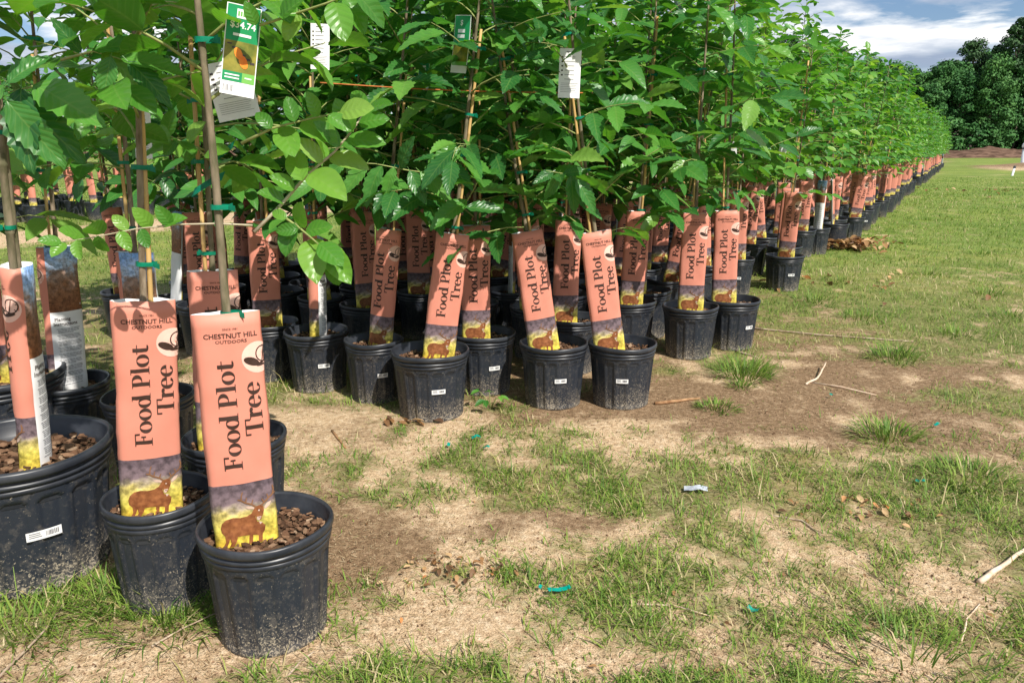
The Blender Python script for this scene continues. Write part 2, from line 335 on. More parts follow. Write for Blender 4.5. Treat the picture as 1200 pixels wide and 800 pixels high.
def ground_material():
    m, nt, b = mat('sandy_lawn', (0.3, 0.25, 0.15), 0.95, 0.15)
    geo = nt.nodes.new('ShaderNodeNewGeometry'); v = geo.outputs['Position']
    ag = nt.nodes.new('ShaderNodeAttribute'); ag.attribute_name = 'grass'; as_ = nt.nodes.new('ShaderNodeAttribute'); as_.attribute_name = 'soil'
    f1 = noise_n(nt, v, 220, 3, 0.7); f2 = noise_n(nt, v, 45, 4, 0.65); f3 = noise_n(nt, v, 6, 4); f5 = noise_n(nt, v, 22, 4, .65); f4 = noise_n(nt, v, 0.35, 4); f6 = noise_n(nt, v, 1.6, 5, .6)
    sand = ramp(nt, f2, [(0.3, (0.36, 0.24, 0.14)), (0.5, (0.55, 0.40, 0.25)), (0.7, (0.68, 0.54, 0.38))]).outputs[0]
    brown = ramp(nt, f2, [(0.3, (0.14, 0.088, 0.048)), (0.55, (0.26, 0.172, 0.10)), (0.75, (0.42, 0.31, 0.20))]).outputs[0]
    so = ramp(nt, math_n(nt, 'ADD', as_.outputs['Fac'], math_n(nt, 'MULTIPLY', math_n(nt, 'ADD', math_n(nt, 'SUBTRACT', f3, 0.5), math_n(nt, 'SUBTRACT', f5, 0.5)), 0.9)), [(0.15, 0.0), (0.85, 1.0)])
    base = mixc(nt, so.outputs[0], sand, brown)
    sp_ = ramp(nt, f1, [(0.36, (0.42, 0.38, 0.34)), (0.5, (1, 1, 1)), (0.66, (1.35, 1.32, 1.28))])
    base = mixc(nt, 0.9, base, sp_.outputs[0], 'MULTIPLY')
    gr = ramp(nt, f2, [(0.28, (0.07, 0.115, 0.018)), (0.5, (0.145, 0.225, 0.036)), (0.75, (0.25, 0.31, 0.075))]).outputs[0]
    al = nt.nodes.new('ShaderNodeAttribute'); al.attribute_name = 'lush'
    thatch = ramp(nt, f2, [(0.28, (0.10, 0.085, 0.035)), (0.5, (0.22, 0.18, 0.085)), (0.75, (0.40, 0.33, 0.19))]).outputs[0]
    gr = mixc(nt, math_n(nt, 'ADD', math_n(nt, 'MULTIPLY', al.outputs['Fac'], .8), .2), thatch, gr)
    gr2 = ramp(nt, math_n(nt, 'ADD', math_n(nt, 'MULTIPLY', f4, 0.35), math_n(nt, 'ADD', math_n(nt, 'MULTIPLY', f6, .4), math_n(nt, 'MULTIPLY', f3, 0.25))), [(0.36, (0.55, 0.72, 0.5)), (0.5, (1, 1, 1)), (0.62, (1.55, 1.25, 1.3))])
    gr = mixc(nt, 0.9, gr, gr2.outputs[0], 'MULTIPLY')
    gf = ramp(nt, math_n(nt, 'ADD', ag.outputs['Fac'], math_n(nt, 'ADD', math_n(nt, 'MULTIPLY', math_n(nt, 'SUBTRACT', f2, 0.5), 1.0), math_n(nt, 'MULTIPLY', math_n(nt, 'SUBTRACT', f5, 0.5), 1.2))), [(0.38, 0.0), (0.9, 0.92)])
    L(nt, mixc(nt, gf.outputs[0], base, gr), b.inputs['Base Color'])
    bump(nt, b, math_n(nt, 'ADD', math_n(nt, 'MULTIPLY', f2, 1.0), math_n(nt, 'MULTIPLY', f1, 0.6)), 0.7, 0.012)
    return m
gm.materials.append(ground_material())
go = link('ground', gm); go['kind'] = 'structure'
def gz(x, y): return 0.0

# ------------------------------------------------------------------ grass, straw and litter (uncountable)
def strips(name, P, az, el, ln, wd, bend, tint, material, label, cat, kind='stuff'):
    n = len(P); d = np.stack([np.cos(az) * np.cos(el), np.sin(az) * np.cos(el), np.sin(el)], -1)
    d2 = np.stack([np.cos(az) * np.cos(el - bend), np.sin(az) * np.cos(el - bend), np.sin(el - bend)], -1)
    s = np.stack([-np.sin(az), np.cos(az), np.zeros(n)], -1) * (wd / 2)[:, None]
    m = P + d * (ln * 0.55)[:, None]; t = m + d2 * (ln * 0.5)[:, None]
    t[:, 2] = np.maximum(t[:, 2], P[:, 2] + 0.002); 
    V = np.stack([P - s, P + s, m - s * 0.8, m + s * 0.8, t], 1).reshape(-1, 3)
    b = (np.arange(n) * 5)[:, None]
    F = np.concatenate([b + np.array([[0, 1, 3]]), b + np.array([[0, 3, 2]]), b + np.array([[2, 3, 4]])], 1).reshape(-1, 3)
    me = bpy.data.meshes.new(name); me.vertices.add(len(V)); me.vertices.foreach_set('co', V.astype(np.float32).ravel())
    me.loops.add(F.size); me.loops.foreach_set('vertex_index', F.ravel().astype(np.int32))
    me.polygons.add(len(F)); me.polygons.foreach_set('loop_start', np.arange(0, F.size, 3, dtype=np.int32)); me.update()
    a = me.attributes.new('tint', 'FLOAT', 'POINT'); a.data.foreach_set('value', np.repeat(tint, 5).astype(np.float32))
    me.materials.append(material); o = link(name, me)
    return tag(o, label, cat, None, kind)
def blade_material(name, stops):
    m, nt, b = mat(name, (0.1, 0.2, 0.03), 0.55, 0.3)
    a = nt.nodes.new('ShaderNodeAttribute'); a.attribute_name = 'tint'; c = ramp(nt, a.outputs['Fac'], stops).outputs[0]; L(nt, c, b.inputs['Base Color'])
    tr = nt.nodes.new('ShaderNodeBsdfTranslucent'); L(nt, c, tr.inputs[0]); mx = nt.nodes.new('ShaderNodeMixShader'); mx.inputs[0].default_value = 0.3
    L(nt, b.outputs[0], mx.inputs[1]); L(nt, tr.outputs[0], mx.inputs[2]); L(nt, mx.outputs[0], nt.nodes['Material Output'].inputs[0]); return m
M_grass = blade_material('grass_blade', [(0, (0.07, 0.155, 0.022)), (0.4, (0.15, 0.26, 0.035)), (0.7, (0.28, 0.37, 0.065)), (0.8, (0.40, 0.34, 0.14)), (1, (0.60, 0.49, 0.29))])
M_straw = blade_material('dry_straw', [(0, (0.22, 0.14, 0.075)), (0.5, (0.48, 0.36, 0.20)), (1, (0.68, 0.57, 0.38))])
rs = np.random.RandomState(5)
def field(n, y0, y1, p, side=0.74, pad=0.5):
    u = rs.rand(n); e = 1 - p
    y = (y0 ** e + u * (y1 ** e - y0 ** e)) ** (1 / e); x = (rs.rand(n) * 2 - 1) * (side * y + pad)
    return x, y
x, y = field(620000, 1.15, 30.0, 0.8)
g, s = cover(x, y); clump = fbm(x * 11, y * 11, 2)
keep = rs.rand(len(x)) < np.clip((g - 0.08) * 0.95, 0.03, .9) * np.clip((clump - 0.15) * 2.0, 0.15, 1)
x, y, g, clump = x[keep], y[keep], g[keep], clump[keep]; n = len(x)
big = np.clip(y / 6, 0.8, 3.2)
ln = (0.016 + 0.042 * rs.rand(n) ** 1.5) * (0.65 + 0.75 * g) * (0.8 + 0.2 * big); ln *= np.where((rs.rand(n) < 0.06) & (y < 5), 1.9, 1)
ln *= np.clip(1.15 - y / 60, 0.6, 1)
wd = (0.0022 + 0.0030 * rs.rand(n)) * big
tint = np.clip(0.08 + rs.rand(n) * 0.68 + (rs.rand(n) < 0.30 * np.clip(1.2 - y / 9, .25, 1)) * 0.38 + (clump - 0.5) * -0.3 + (fbm(x * .9 + 4, y * .9, 4) - .5) * .9 * np.clip(y / 6, 0, 1), 0, 1)
strips('lawn_grass', np.stack([x, y, np.zeros(n) - 0.003], -1), rs.rand(n) * 6.283, R(12) + rs.rand(n) * R(58), ln, wd, R(15) + rs.rand(n) * R(45), tint, M_grass, 'sparse green grass over the sandy ground', 'grass')
x, y = field(110000, 1.15, 9.0, 0.8)
g, s = cover(x, y); keep = rs.rand(len(x)) < (0.25 + 0.55 * (fbm(x * 3, y * 3, 3) > 0.47)); x, y = x[keep], y[keep]; n = len(x)
strips('dry_thatch', np.stack([x, y, np.full(n, 0.003)], -1), rs.rand(n) * 6.283, R(-1) + rs.rand(n) * R(12), 0.005 + 0.022 * rs.rand(n) ** 2.5, 0.0010 + 0.0014 * rs.rand(n), rs.rand(n) * R(10), rs.rand(n), M_straw, 'dry straw and clippings littering the bare soil', 'straw')
# crumbs of soil, bark and gravel
x, y = field(42000, 1.15, 7.0, 0.9); n = len(x)
g, s = cover(x, y)
mbv = []; r_ = 0.0010 + 0.0042 * rs.rand(n) ** 4
base = np.array([[1, 0, 0], [-.5, .8, 0], [-.5, -.8, 0], [0, 0, .9]])
V = (np.stack([x, y, np.full(n, 0.001)], -1)[:, None, :] + base[None] * r_[:, None, None] * (0.6 + 0.8 * rs.rand(n, 4, 1)))
F = ((np.arange(n) * 4)[:, None, None] + np.array([[0, 1, 3], [1, 2, 3], [2, 0, 3]])[None]).reshape(-1, 3)
me = bpy.data.meshes.new('soil_crumbs'); me.from_pydata(V.reshape(-1, 3).tolist(), [], F.tolist())
a = me.attributes.new('tint', 'FLOAT', 'POINT'); a.data.foreach_set('value', np.repeat(rs.rand(n), 4).astype(np.float32)); me.materials.append(M_chip)
tag(link('soil_crumbs', me), 'small crumbs of bark and soil scattered on the ground', 'gravel', None, 'stuff')

# ------------------------------------------------------------------ leaf shapes
def leaf_geo(kind, seg, rng):
    """leaf of unit length along +Y, normal +Z: verts, quads, uvs"""
    Wr = {'C': 0.215, 'P': 0.30, 'F': 0.265}[kind]; droop = rng.uniform(0.10, 0.30); fold = rng.uniform(0.12, 0.5); tw = rng.uniform(-0.25, 0.25); bendx = rng.uniform(-0.08, 0.08)
    vs, uv, fs = [], [], []
    cols = (-1, -0.5, 0, 0.5, 1) if seg > 6 else (-1, 0, 1)
    for i in range(seg + 1):
        v = i / seg
        if kind == 'C': w = Wr * (math.sin(math.pi * v ** 0.82) ** 0.75) * (1.0 - 0.12 * v)
        elif kind == 'P': w = Wr * (math.sin(math.pi * v ** 0.9) ** 0.62)
        else: w = Wr * (math.sin(math.pi * v ** 0.85) ** 0.8)
        w = max(w, 0.004)
        for c in cols:
            ww = w
            vv = v
            if kind == 'C' and seg > 6 and abs(c) == 1 and 0 < i < seg:
                ww = w * (1.10 if i % 2 else 0.93); vv = v + (0.018 if i % 2 else -0.008)
            x = c * ww; z = fold * abs(x) - droop * v * v + tw * x * v
            if seg > 6: z += 0.012 * math.sin(v * math.pi * 9 + (0 if abs(c) < 0.6 else 0.9)) * (abs(c) > 0.1) + 0.01 * math.sin(v * 7 + c * 3)
            vs.append((x + bendx * v * v, vv * (1 - 0.10 * droop * v), z)); uv.append((0.5 + 0.5 * c, v))
    nc = len(cols)
    for i in range(seg):
        for k in range(nc - 1): a = i * nc + k; fs.append((a, a + 1, a + nc + 1, a + nc))
    # stalk
    o = len(vs)
    for (px_, py_, pz_) in ((-0.008, 0.0, 0.0), (0.008, 0.0, 0.0), (0.006, -0.12, 0.02), (-0.006, -0.12, 0.02)): vs.append((px_, py_, pz_)); uv.append((0.5, 0.02))
    fs.append((o, o + 3, o + 2, o + 1))
    return vs, fs, uv
LEAFMAT = {'C': M_leafC, 'P': M_leafP, 'F': M_leafF}
def leaf_mesh(kind, seg, rng):
    vs, fs, uv = leaf_geo(kind, seg, rng); me = bpy.data.meshes.new('leaf'); me.from_pydata(vs, [], fs)
    l = me.uv_layers.new(name='UVMap'); li = np.array([uv[i] for f in fs for i in f], np.float32); l.data.foreach_set('uv', li.ravel())
    me.polygons.foreach_set('use_smooth', [True] * len(fs)); me.materials.append(LEAFMAT[kind]); return me
_r = random.Random(3)
LEAVES = {'C': [leaf_mesh('C', 16, _r) for _ in range(6)], 'P': [leaf_mesh('P', 10, _r) for _ in range(6)], 'F': [leaf_mesh('F', 8, _r) for _ in range(4)]}
LGEO = {k: [leaf_geo(k, 5, _r) for _ in range(5)] for k in 'CPF'}
def joined_leaves(name, kind, recs, rng):
    V, F, U, Tn = [], [], [], []; o = 0
    for M, in recs:
        vs, fs, uv = rng.choice(LGEO[kind]); A = np.array(M)
        P = np.array(vs) @ A[:3, :3].T + A[:3, 3]; V.append(P); F.extend([tuple(i + o for i in f) for f in fs]); U.extend([uv[i] for f in fs for i in f]); Tn.extend([rng.random() * 0.55] * len(vs)); o += len(vs)
    me = bpy.data.meshes.new(name); me.from_pydata(np.concatenate(V).tolist(), [], F)
    l = me.uv_layers.new(name='UVMap'); l.data.foreach_set('uv', np.array(U, np.float32).ravel())
    a = me.attributes.new('tint', 'FLOAT', 'POINT'); a.data.foreach_set('value', np.array(Tn, np.float32))
    me.polygons.foreach_set('use_smooth', [True] * len(F)); me.materials.append(LEAFMAT[kind]); return me
def leaf_M(pos, d, up, size):
    y = Vector(d).normalized(); z = Vector(up); z = z - y * z.dot(y)
    if z.length < 1e-4: z = y.orthogonal()
    z.normalize(); x = y.cross(z)
    M = Matrix((( x.x, y.x, z.x, 0), (x.y, y.y, z.y, 0), (x.z, y.z, z.z, 0), (0, 0, 0, 1)))
    return Matrix.Translation(pos) @ M @ Matrix.Scale(size, 4)
SIZE = {'C': (0.125, 0.20), 'P': (0.075, 0.125), 'F': (0.08, 0.12)}
def twig_leaves(path, kind, rng, start=0.25, gap=0.045, szk=1.0):
    recs = []; path = [Vector(p) for p in path]
    seg = [(path[i + 1] - path[i]).length for i in range(len(path) - 1)]; tot = sum(seg); d = tot * start; side = 1
    lo, hi = SIZE[kind]
    while True:
        last = d >= tot
        dd = min(d, tot - 1e-5); i = 0
        while i < len(seg) - 1 and dd > seg[i]: dd -= seg[i]; i += 1
        p = path[i].lerp(path[i + 1], dd / seg[i]); bd = (path[i + 1] - path[i]).normalized()
        sd = bd.cross(Vector((0, 0, 1)));  sd = sd.normalized() if sd.length > 0.1 else Vector((1, 0, 0))
        if last: dr = bd + Vector((rng.uniform(-.2, .2), rng.uniform(-.2, .2), rng.uniform(-.5, .1)))
        else: dr = bd * rng.uniform(0.3, 0.8) + sd * side * rng.uniform(0.6, 1.0) + Vector((0, 0, rng.uniform(-0.75, 0.15)))
        out = Vector((bd.x, bd.y, 0))
        up = Vector((0, 0, 1)) + out * 0.45 + sd * side * rng.uniform(-0.2, 0.6) + Vector((rng.uniform(-.6, .6), rng.uniform(-.6, .6), 0))
        recs.append((leaf_M(p + dr.normalized() * 0.012, dr, up, rng.uniform(lo, hi) * szk),))
        if last: break
        side = -side; d += gap * rng.uniform(0.75, 1.3)
    return recs
def skeleton(rng, H, kind, z0, nb, Lmax, low=0):
    """stem path, limb paths and leaf matrices of one sapling, stem base at the origin"""
    wx, wy = rng.uniform(-.015, .015), rng.uniform(-.015, .015); ph = rng.uniform(0, 6)
    wob = lambda z: min(max((z - .75) / .4, 0), 1)
    stem = [Vector((wob(z) * wx * math.sin(z * 3 + ph), wob(z) * wy * math.sin(z * 2.3 + ph), z)) for z in [0.20 + (H - 0.20) * k / 11 for k in range(12)]]
    def stem_at(z):
        k = min(max((z - 0.20) / (H - 0.20) * 11, 0), 10.999); i = int(k); return stem[i].lerp(stem[i + 1], k - i)
    limbs, recs = [], []; az = rng.uniform(0, 6.28)
    for i in range(nb + low):
        az += 2.4 + rng.uniform(-.4, .4)
        f = (i - low + 0.5) / nb if i >= low else 0
        z = z0 + (H - z0) * f ** 0.95 if i >= low else z0 - rng.uniform(0.0, 0.14)
        Lb = (Lmax * (1 - f) + 0.16 * f) * rng.uniform(0.65, 1.15)
        if i < low: Lb *= 0.75
        el = R(rng.uniform(15, 50)) + f * R(20)
        p = stem_at(z); path = [p]; dl = Lb / 4
        for k in range(4):
            el -= R(rng.uniform(2, 13)); a2 = az + rng.uniform(-.15, .15)
            p = p + Vector((math.cos(a2) * math.cos(el), math.sin(a2) * math.cos(el), math.sin(el))) * dl; path.append(p)
        limbs.append(path); recs += twig_leaves(path, kind, rng, 0.22, {'C': 0.062, 'P': 0.05, 'F': 0.036}[kind])
    top = [stem_at(H - 0.18), stem_at(H - 0.08), stem[-1]]; recs += twig_leaves(top, kind, rng, 0.0, 0.04)
    return stem, limbs, recs
def stem_mesh(stem, limbs, r0, m1, m2, seg=8):
    b = MB(); n = len(stem)
    b.tube(stem, [r0 * (1 - 0.72 * i / (n - 1)) * (1 + 0.06 * math.sin(i * 2.7)) for i in range(n)], seg, 0)
    for p in limbs: b.tube(p, [0.0036 * (1 - 0.7 * i / (len(p) - 1)) for i in range(len(p))], 5, 1)
    return b.mesh('trunk', [m1, m2])

# ------------------------------------------------------------------ pot, soil, stake, ties, sticker
def pot_mesh(hi=True):
    """unit pot: rim radius 0.15, height 0.28"""
    Rr, H = 0.15, 0.28; b = MB(); seg = 160 if hi else 40; NP = 16
    rows = [0.0, 0.004, 0.012, 0.03, 0.06, 0.09, 0.12, 0.15, 0.165, 0.175, 0.185, 0.192, 0.198, 0.204, 0.209, 0.214, 0.22, 0.232] if hi else [0, 0.01, 0.1, 0.18, 0.232]
    vs, fs = [], []
    for z in rows:
        for k in range(seg):
            th = 2 * math.pi * k / seg; r = 0.121 + 0.019 * (z / 0.232)
            if z < 0.004: r -= 0.004
            if hi:
                u = (k * NP / seg) % 1.0; c = abs(u - 0.5) * 2
                top = 0.212 - 0.020 * (1 - math.sqrt(max(0, 1 - c * c)))
                if 0.008 < z < top and c < 0.7: r -= 0.0058
                elif 0.008 < z < 0.222 and c > 0.9: r -= 0.0022
            else: pass
            vs.append((r * math.cos(th), r * math.sin(th), z))
    n = len(rows)
    for i in range(n - 1):
        for k in range(seg): k2 = (k + 1) % seg; fs.append((i * seg + k, i * seg + k2, (i + 1) * seg + k2, (i + 1) * seg + k))
    fs.append(tuple(reversed(range(seg))))
    b.add(vs, fs)
    me = b.mesh('pot', M_pot); return me
def rim_mesh(seg):
    prof = [(0.1380, 0.226), (0.1425, 0.229), (0.1430, 0.238), (0.1405, 0.2388), (0.1405, 0.2412), (0.1455, 0.2422), (0.1462, 0.2515), (0.1415, 0.2525), (0.1412, 0.2575), (0.1490, 0.2590), (0.1510, 0.266), (0.1505, 0.274), (0.1475, 0.279), (0.1430, 0.2785), (0.1405, 0.272), (0.1398, 0.262), (0.1385, 0.26), (0.1378, 0.245), (0.136, 0.243), (0.133, 0.20)]
    b = MB(); vs, fs = [], []
    for (r, z) in prof:
        for k in range(seg):
            th = 2 * math.pi * k / seg; w = 1 + 0.006 * math.sin(th * 2 + 1) + 0.003 * math.sin(th * 5)
            vs.append((r * w * math.cos(th), r * w * math.sin(th), z + (0.002 * math.sin(th * 3 + 0.6) if z > 0.25 else 0)))
    for i in range(len(prof) - 1):
        for k in range(seg): k2 = (k + 1) % seg; fs.append((i * seg + k, i * seg + k2, (i + 1) * seg + k2, (i + 1) * seg + k))
    b.add(vs, fs); return b.mesh('rim', M_rim)
def soil_mesh(seg, rings):
    b = MB(); vs = [(0, 0, 0.236)]; fs = []
    for i in range(1, rings + 1):
        r = 0.136 * i / rings
        for k in range(seg):
            th = 2 * math.pi * k / seg; x_, y_ = r * math.cos(th), r * math.sin(th)
            vs.append((x_, y_, 0.236 - 0.010 * (i / rings) ** 2 + 0.006 * noise.noise((x_ * 30, y_ * 30, 3))))
    for k in range(seg): fs.append((0, 1 + k, 1 + (k + 1) % seg))
    for i in range(rings - 1):
        for k in range(seg): a = 1 + i * seg; k2 = (k + 1) % seg; fs.append((a + k, a + seg + k, a + seg + k2, a + k2))
    b.add(vs, fs); return b.mesh('soil', M_soil)
def chips_mesh(rng, n, smin, smax):
    V, F, Tn = [], [], []
    for i in range(n):
        r = 0.130 * math.sqrt(rng.random()); th = rng.uniform(0, 6.283); s = rng.uniform(smin, smax); sx, sy, sz = s, s * rng.uniform(.45, .8), s * rng.uniform(.10, .22)
        M = Matrix.Translation((r * math.cos(th), r * math.sin(th), 0.236 + rng.uniform(-.002, .008))) @ Matrix.Rotation(rng.uniform(0, 6.28), 4, 'Z') @ Matrix.Rotation(R(rng.uniform(-28, 28)), 4, 'X') @ Matrix.Rotation(R(rng.uniform(-28, 28)), 4, 'Y')
        o = len(V); ring = [(1, .1), (.55, .9), (-.5, .75), (-1, -.1), (-.45, -.85), (.6, -.8)]
        for zt in (-1, 1):
            for (a_, b_) in ring: V.append(M @ Vector((a_ * sx * rng.uniform(.8, 1.1) / 2, b_ * sy * rng.uniform(.8, 1.1) / 2, zt * sz / 2)))
        F += [tuple(o + 5 - k for k in range(6)), tuple(o + 6 + k for k in range(6))] + [(o + k, o + (k + 1) % 6, o + 6 + (k + 1) % 6, o + 6 + k) for k in range(6)]
        Tn += [min(1, max(0, rng.gauss(.5, .27)))] * 12
    me = bpy.data.meshes.new('bark_chips'); me.from_pydata([tuple(v) for v in V], [], F); a = me.attributes.new('tint', 'FLOAT', 'POINT'); a.data.foreach_set('value', np.array(Tn, np.float32)); me.materials.append(M_chip); return me
POT = pot_mesh(True); POTLO = pot_mesh(False); RIM = rim_mesh(64); RIMLO = rim_mesh(28); SOIL = soil_mesh(32, 6); SOILLO = soil_mesh(14, 2)
_r = random.Random(9); CHIPS = [chips_mesh(_r, 420, .008, .025) for _ in range(3)]; CHIPSLO = [chips_mesh(_r, 60, .02, .04) for _ in range(2)]
def sticker_mesh():
    """curved price sticker that lies on the pot wall at angle 0 (facing -Y)"""
    b = MB(); w, h, zc = 0.052, 0.019, 0.135; K = 8
    def pt(a, z, off): r = 0.121 + 0.019 * (z / 0.232) + off; th = -math.pi / 2 + a / r; return (r * math.cos(th), r * math.sin(th), z)
    def patch(a0, a1, z0, z1, off, mi, n):
        vs = []
        for i in range(n + 1):
            a_ = a0 + (a1 - a0) * i / n; vs += [pt(a_, z0, off), pt(a_, z1, off)]
        b.add(vs, [(2 * i, 2 * i + 2, 2 * i + 3, 2 * i + 1) for i in range(n)], mi)
    patch(-w / 2, w / 2, zc - h / 2, zc + h / 2, 0.0012, 0, K)
    rr = random.Random(2); a_ = 0.002
    while a_ < w / 2 - 0.004:
        bw = rr.choice((.0006, .001, .0016)); patch(a_, a_ + bw, zc - 0.004, zc + 0.006, 0.0018, 1, 1); a_ += bw + rr.choice((.0006, .001))
    for k in range(3): patch(-w / 2 + .004, -.002 - .004 * rr.random(), zc + .005 - k * .004, zc + .0064 - k * .004, 0.0018, 1, 3)
    return b.mesh('price_sticker', [M_white, M_grey_ink])
STICK = sticker_mesh()
def stake_mesh(r, top):
    b = MB(); pts, rad = [], []; z = 0.20
    while z < top:
        pts += [(0, 0, z), (0, 0, z + .004), (0, 0, z + .008)]; rad += [r, r * 1.22, r]; z += 0.16
    pts.append((0, 0, top)); rad.append(r * .95); b.tube(pts, rad, 8); return b.mesh('stake', M_bamboo)
STAKE = [stake_mesh(.0058, 1.55), stake_mesh(.0068, 1.75), stake_mesh(.005, 1.4)]
STAKE_DARK = stake_mesh(.0095, 1.75); STAKE_DARK.materials.clear(); STAKE_DARK.materials.append(M_bark2)
def tie_mesh():
    b = MB(); vs, fs = [], []; seg = 14
    for z in (-.007, .007):
        for k in range(seg):
            th = 2 * math.pi * k / seg; vs.append((0.0085 + 0.0205 * math.cos(th), 0.0120 * math.sin(th), z * .72))
    b.add(vs, [(k, (k + 1) % seg, seg + (k + 1) % seg, seg + k) for k in range(seg)])
    for k, (dx_, dz_) in enumerate(((0.008, 0.003), (0.012, -0.003))):
        b.add([(0.024, -0.011, -.006), (0.024, -0.011, .006), (0.024 + dx_, -0.018 - .003 * k, .006 + dz_), (0.024 + dx_, -0.018 - .003 * k, -.006 + dz_)], [(0, 1, 2, 3)])
    return b.mesh('tie', M_tie)
TIE = tie_mesh()

# ------------------------------------------------------------------ printed sleeve round the stem
WS, HS = 0.0730, 0.53     # quarter perimeter, height
class Sleeve:
    def __init__(s, a, b, seed):
        s.seed = seed; n = 720; P = []
        for k in range(n + 1):
            th = 2 * math.pi * k / n; c, d = math.sin(th), -math.cos(th)
            P.append((a * math.copysign(abs(c) ** 0.86, c), b * math.copysign(abs(d) ** 0.9, d)))
        P = np.array(P); L_ = np.concatenate([[0], np.cumsum(np.hypot(*np.diff(P, axis=0).T))]); sc_ = 4 * WS / L_[-1]; s.P = P * sc_; s.L = L_ * sc_
    def pt(s, a, v, off=0.0):
        a = a % (4 * WS); x_ = np.interp(a, s.L, s.P[:, 0]); y_ = np.interp(a, s.L, s.P[:, 1]); e = 0.0008
        tx = np.interp((a + e) % (4 * WS), s.L, s.P[:, 0]) - np.interp((a - e) % (4 * WS), s.L, s.P[:, 0]); ty = np.interp((a + e) % (4 * WS), s.L, s.P[:, 1]) - np.interp((a - e) % (4 * WS), s.L, s.P[:, 1])
        l = math.hypot(tx, ty) or 1; nx_, ny_ = ty / l, -tx / l
        w = 0.0042 * noise.noise((x_ * 22 + s.seed, y_ * 22, v * 9)) + 0.0016 * noise.noise((x_ * 60 + s.seed, y_ * 60, v * 40))
        o = off + w
        return (x_ + nx_ * o, y_ + ny_ * o, v)
PICT = 0.149
def sleeve_mesh(S, lo=False):
    b = MB(); per = 4 * WS
    avals = [-.079, -.0735] + list(np.linspace(-.06, .085, 6 if lo else 15)) + [.098] + list(np.linspace(.112, per - .092, 4 if lo else 9)) + [per - .079]
    vvals = sorted(set([0, PICT, 0.30, HS] + list(np.linspace(.03, .5, 4 if lo else 26))))
    na, nv = len(avals), len(vvals); vs = []
    for v in vvals:
        for a in avals[:-1]:
            vt = v + (0.004 * noise.noise((a * 30 + S.seed, 1, 5)) if v == HS else 0); vs.append(S.pt(a, vt))
    m = na - 1
    for i in range(nv - 1):
        for k in range(m):
            am = (avals[k] + avals[k + 1]) / 2; vm = (vvals[i] + vvals[i + 1]) / 2
            mi = 1 if am < -.0735 else (0 if vm > PICT else 2) if am < .098 else (3 if vm > .30 else 1)
            k2 = (k + 1) % m; o = i * m
            b.f.append((o + k, o + k2, o + m + k2, o + m + k)); b.m.append(mi)
    b.v = [tuple(p) for p in vs]
    if not lo:
        vs2 = []; fs2 = []
        vin = [v for v in vvals if v > .3]
        for v in vin:
            for a in avals[:-1]: vs2.append(S.pt(a, v + (0.004 * noise.noise((a * 30 + S.seed, 1, 5)) if v == HS else 0), -.0009))
        for i in range(len(vin) - 1):
            for k in range(m): k2 = (k + 1) % m; fs2.append((i * m + k2, i * m + k, (i + 1) * m + k, (i + 1) * m + k2))
        o = len(b.v); b.add(vs2, fs2, 1)
        tp = (nv - 1) * m; ti = o + (len(vin) - 1) * m
        for k in range(m): k2 = (k + 1) % m; b.f.append((tp + k, tp + k2, ti + k2, ti + k)); b.m.append(1)
    return b.mesh('sleeve', [M_pink, M_white, M_pic, M_photo])
# glyph pieces for the big serif title, in em units
def ring(cx, cy, rx, ry, tx, ty, a0=0, a1=360, n=22):
    o = []
    for i in range(n + 1):
        a = R(a0 + (a1 - a0) * i / n); c, d = math.cos(a), math.sin(a)
        o.append(((cx + rx * c, cy + ry * d), (cx + (rx - tx) * c, cy + (ry - ty) * d)))
    return [[o[i][0], o[i + 1][0], o[i + 1][1], o[i][1]] for i in range(n)]
def rect(x0, y0, x1, y1, n=3):
    o = []
    for i in range(n): ya = y0 + (y1 - y0) * i / n; yb = y0 + (y1 - y0) * (i + 1) / n; o.append([(x0, ya), (x1, ya), (x1, yb), (x0, yb)])
    return o
def disc(cx, cy, r, n=10): return [[(cx, cy), (cx + r * math.cos(2 * math.pi * i / n), cy + r * math.sin(2 * math.pi * i / n)), (cx + r * math.cos(2 * math.pi * (i + 1) / n), cy + r * math.sin(2 * math.pi * (i + 1) / n))] for i in range(n)]
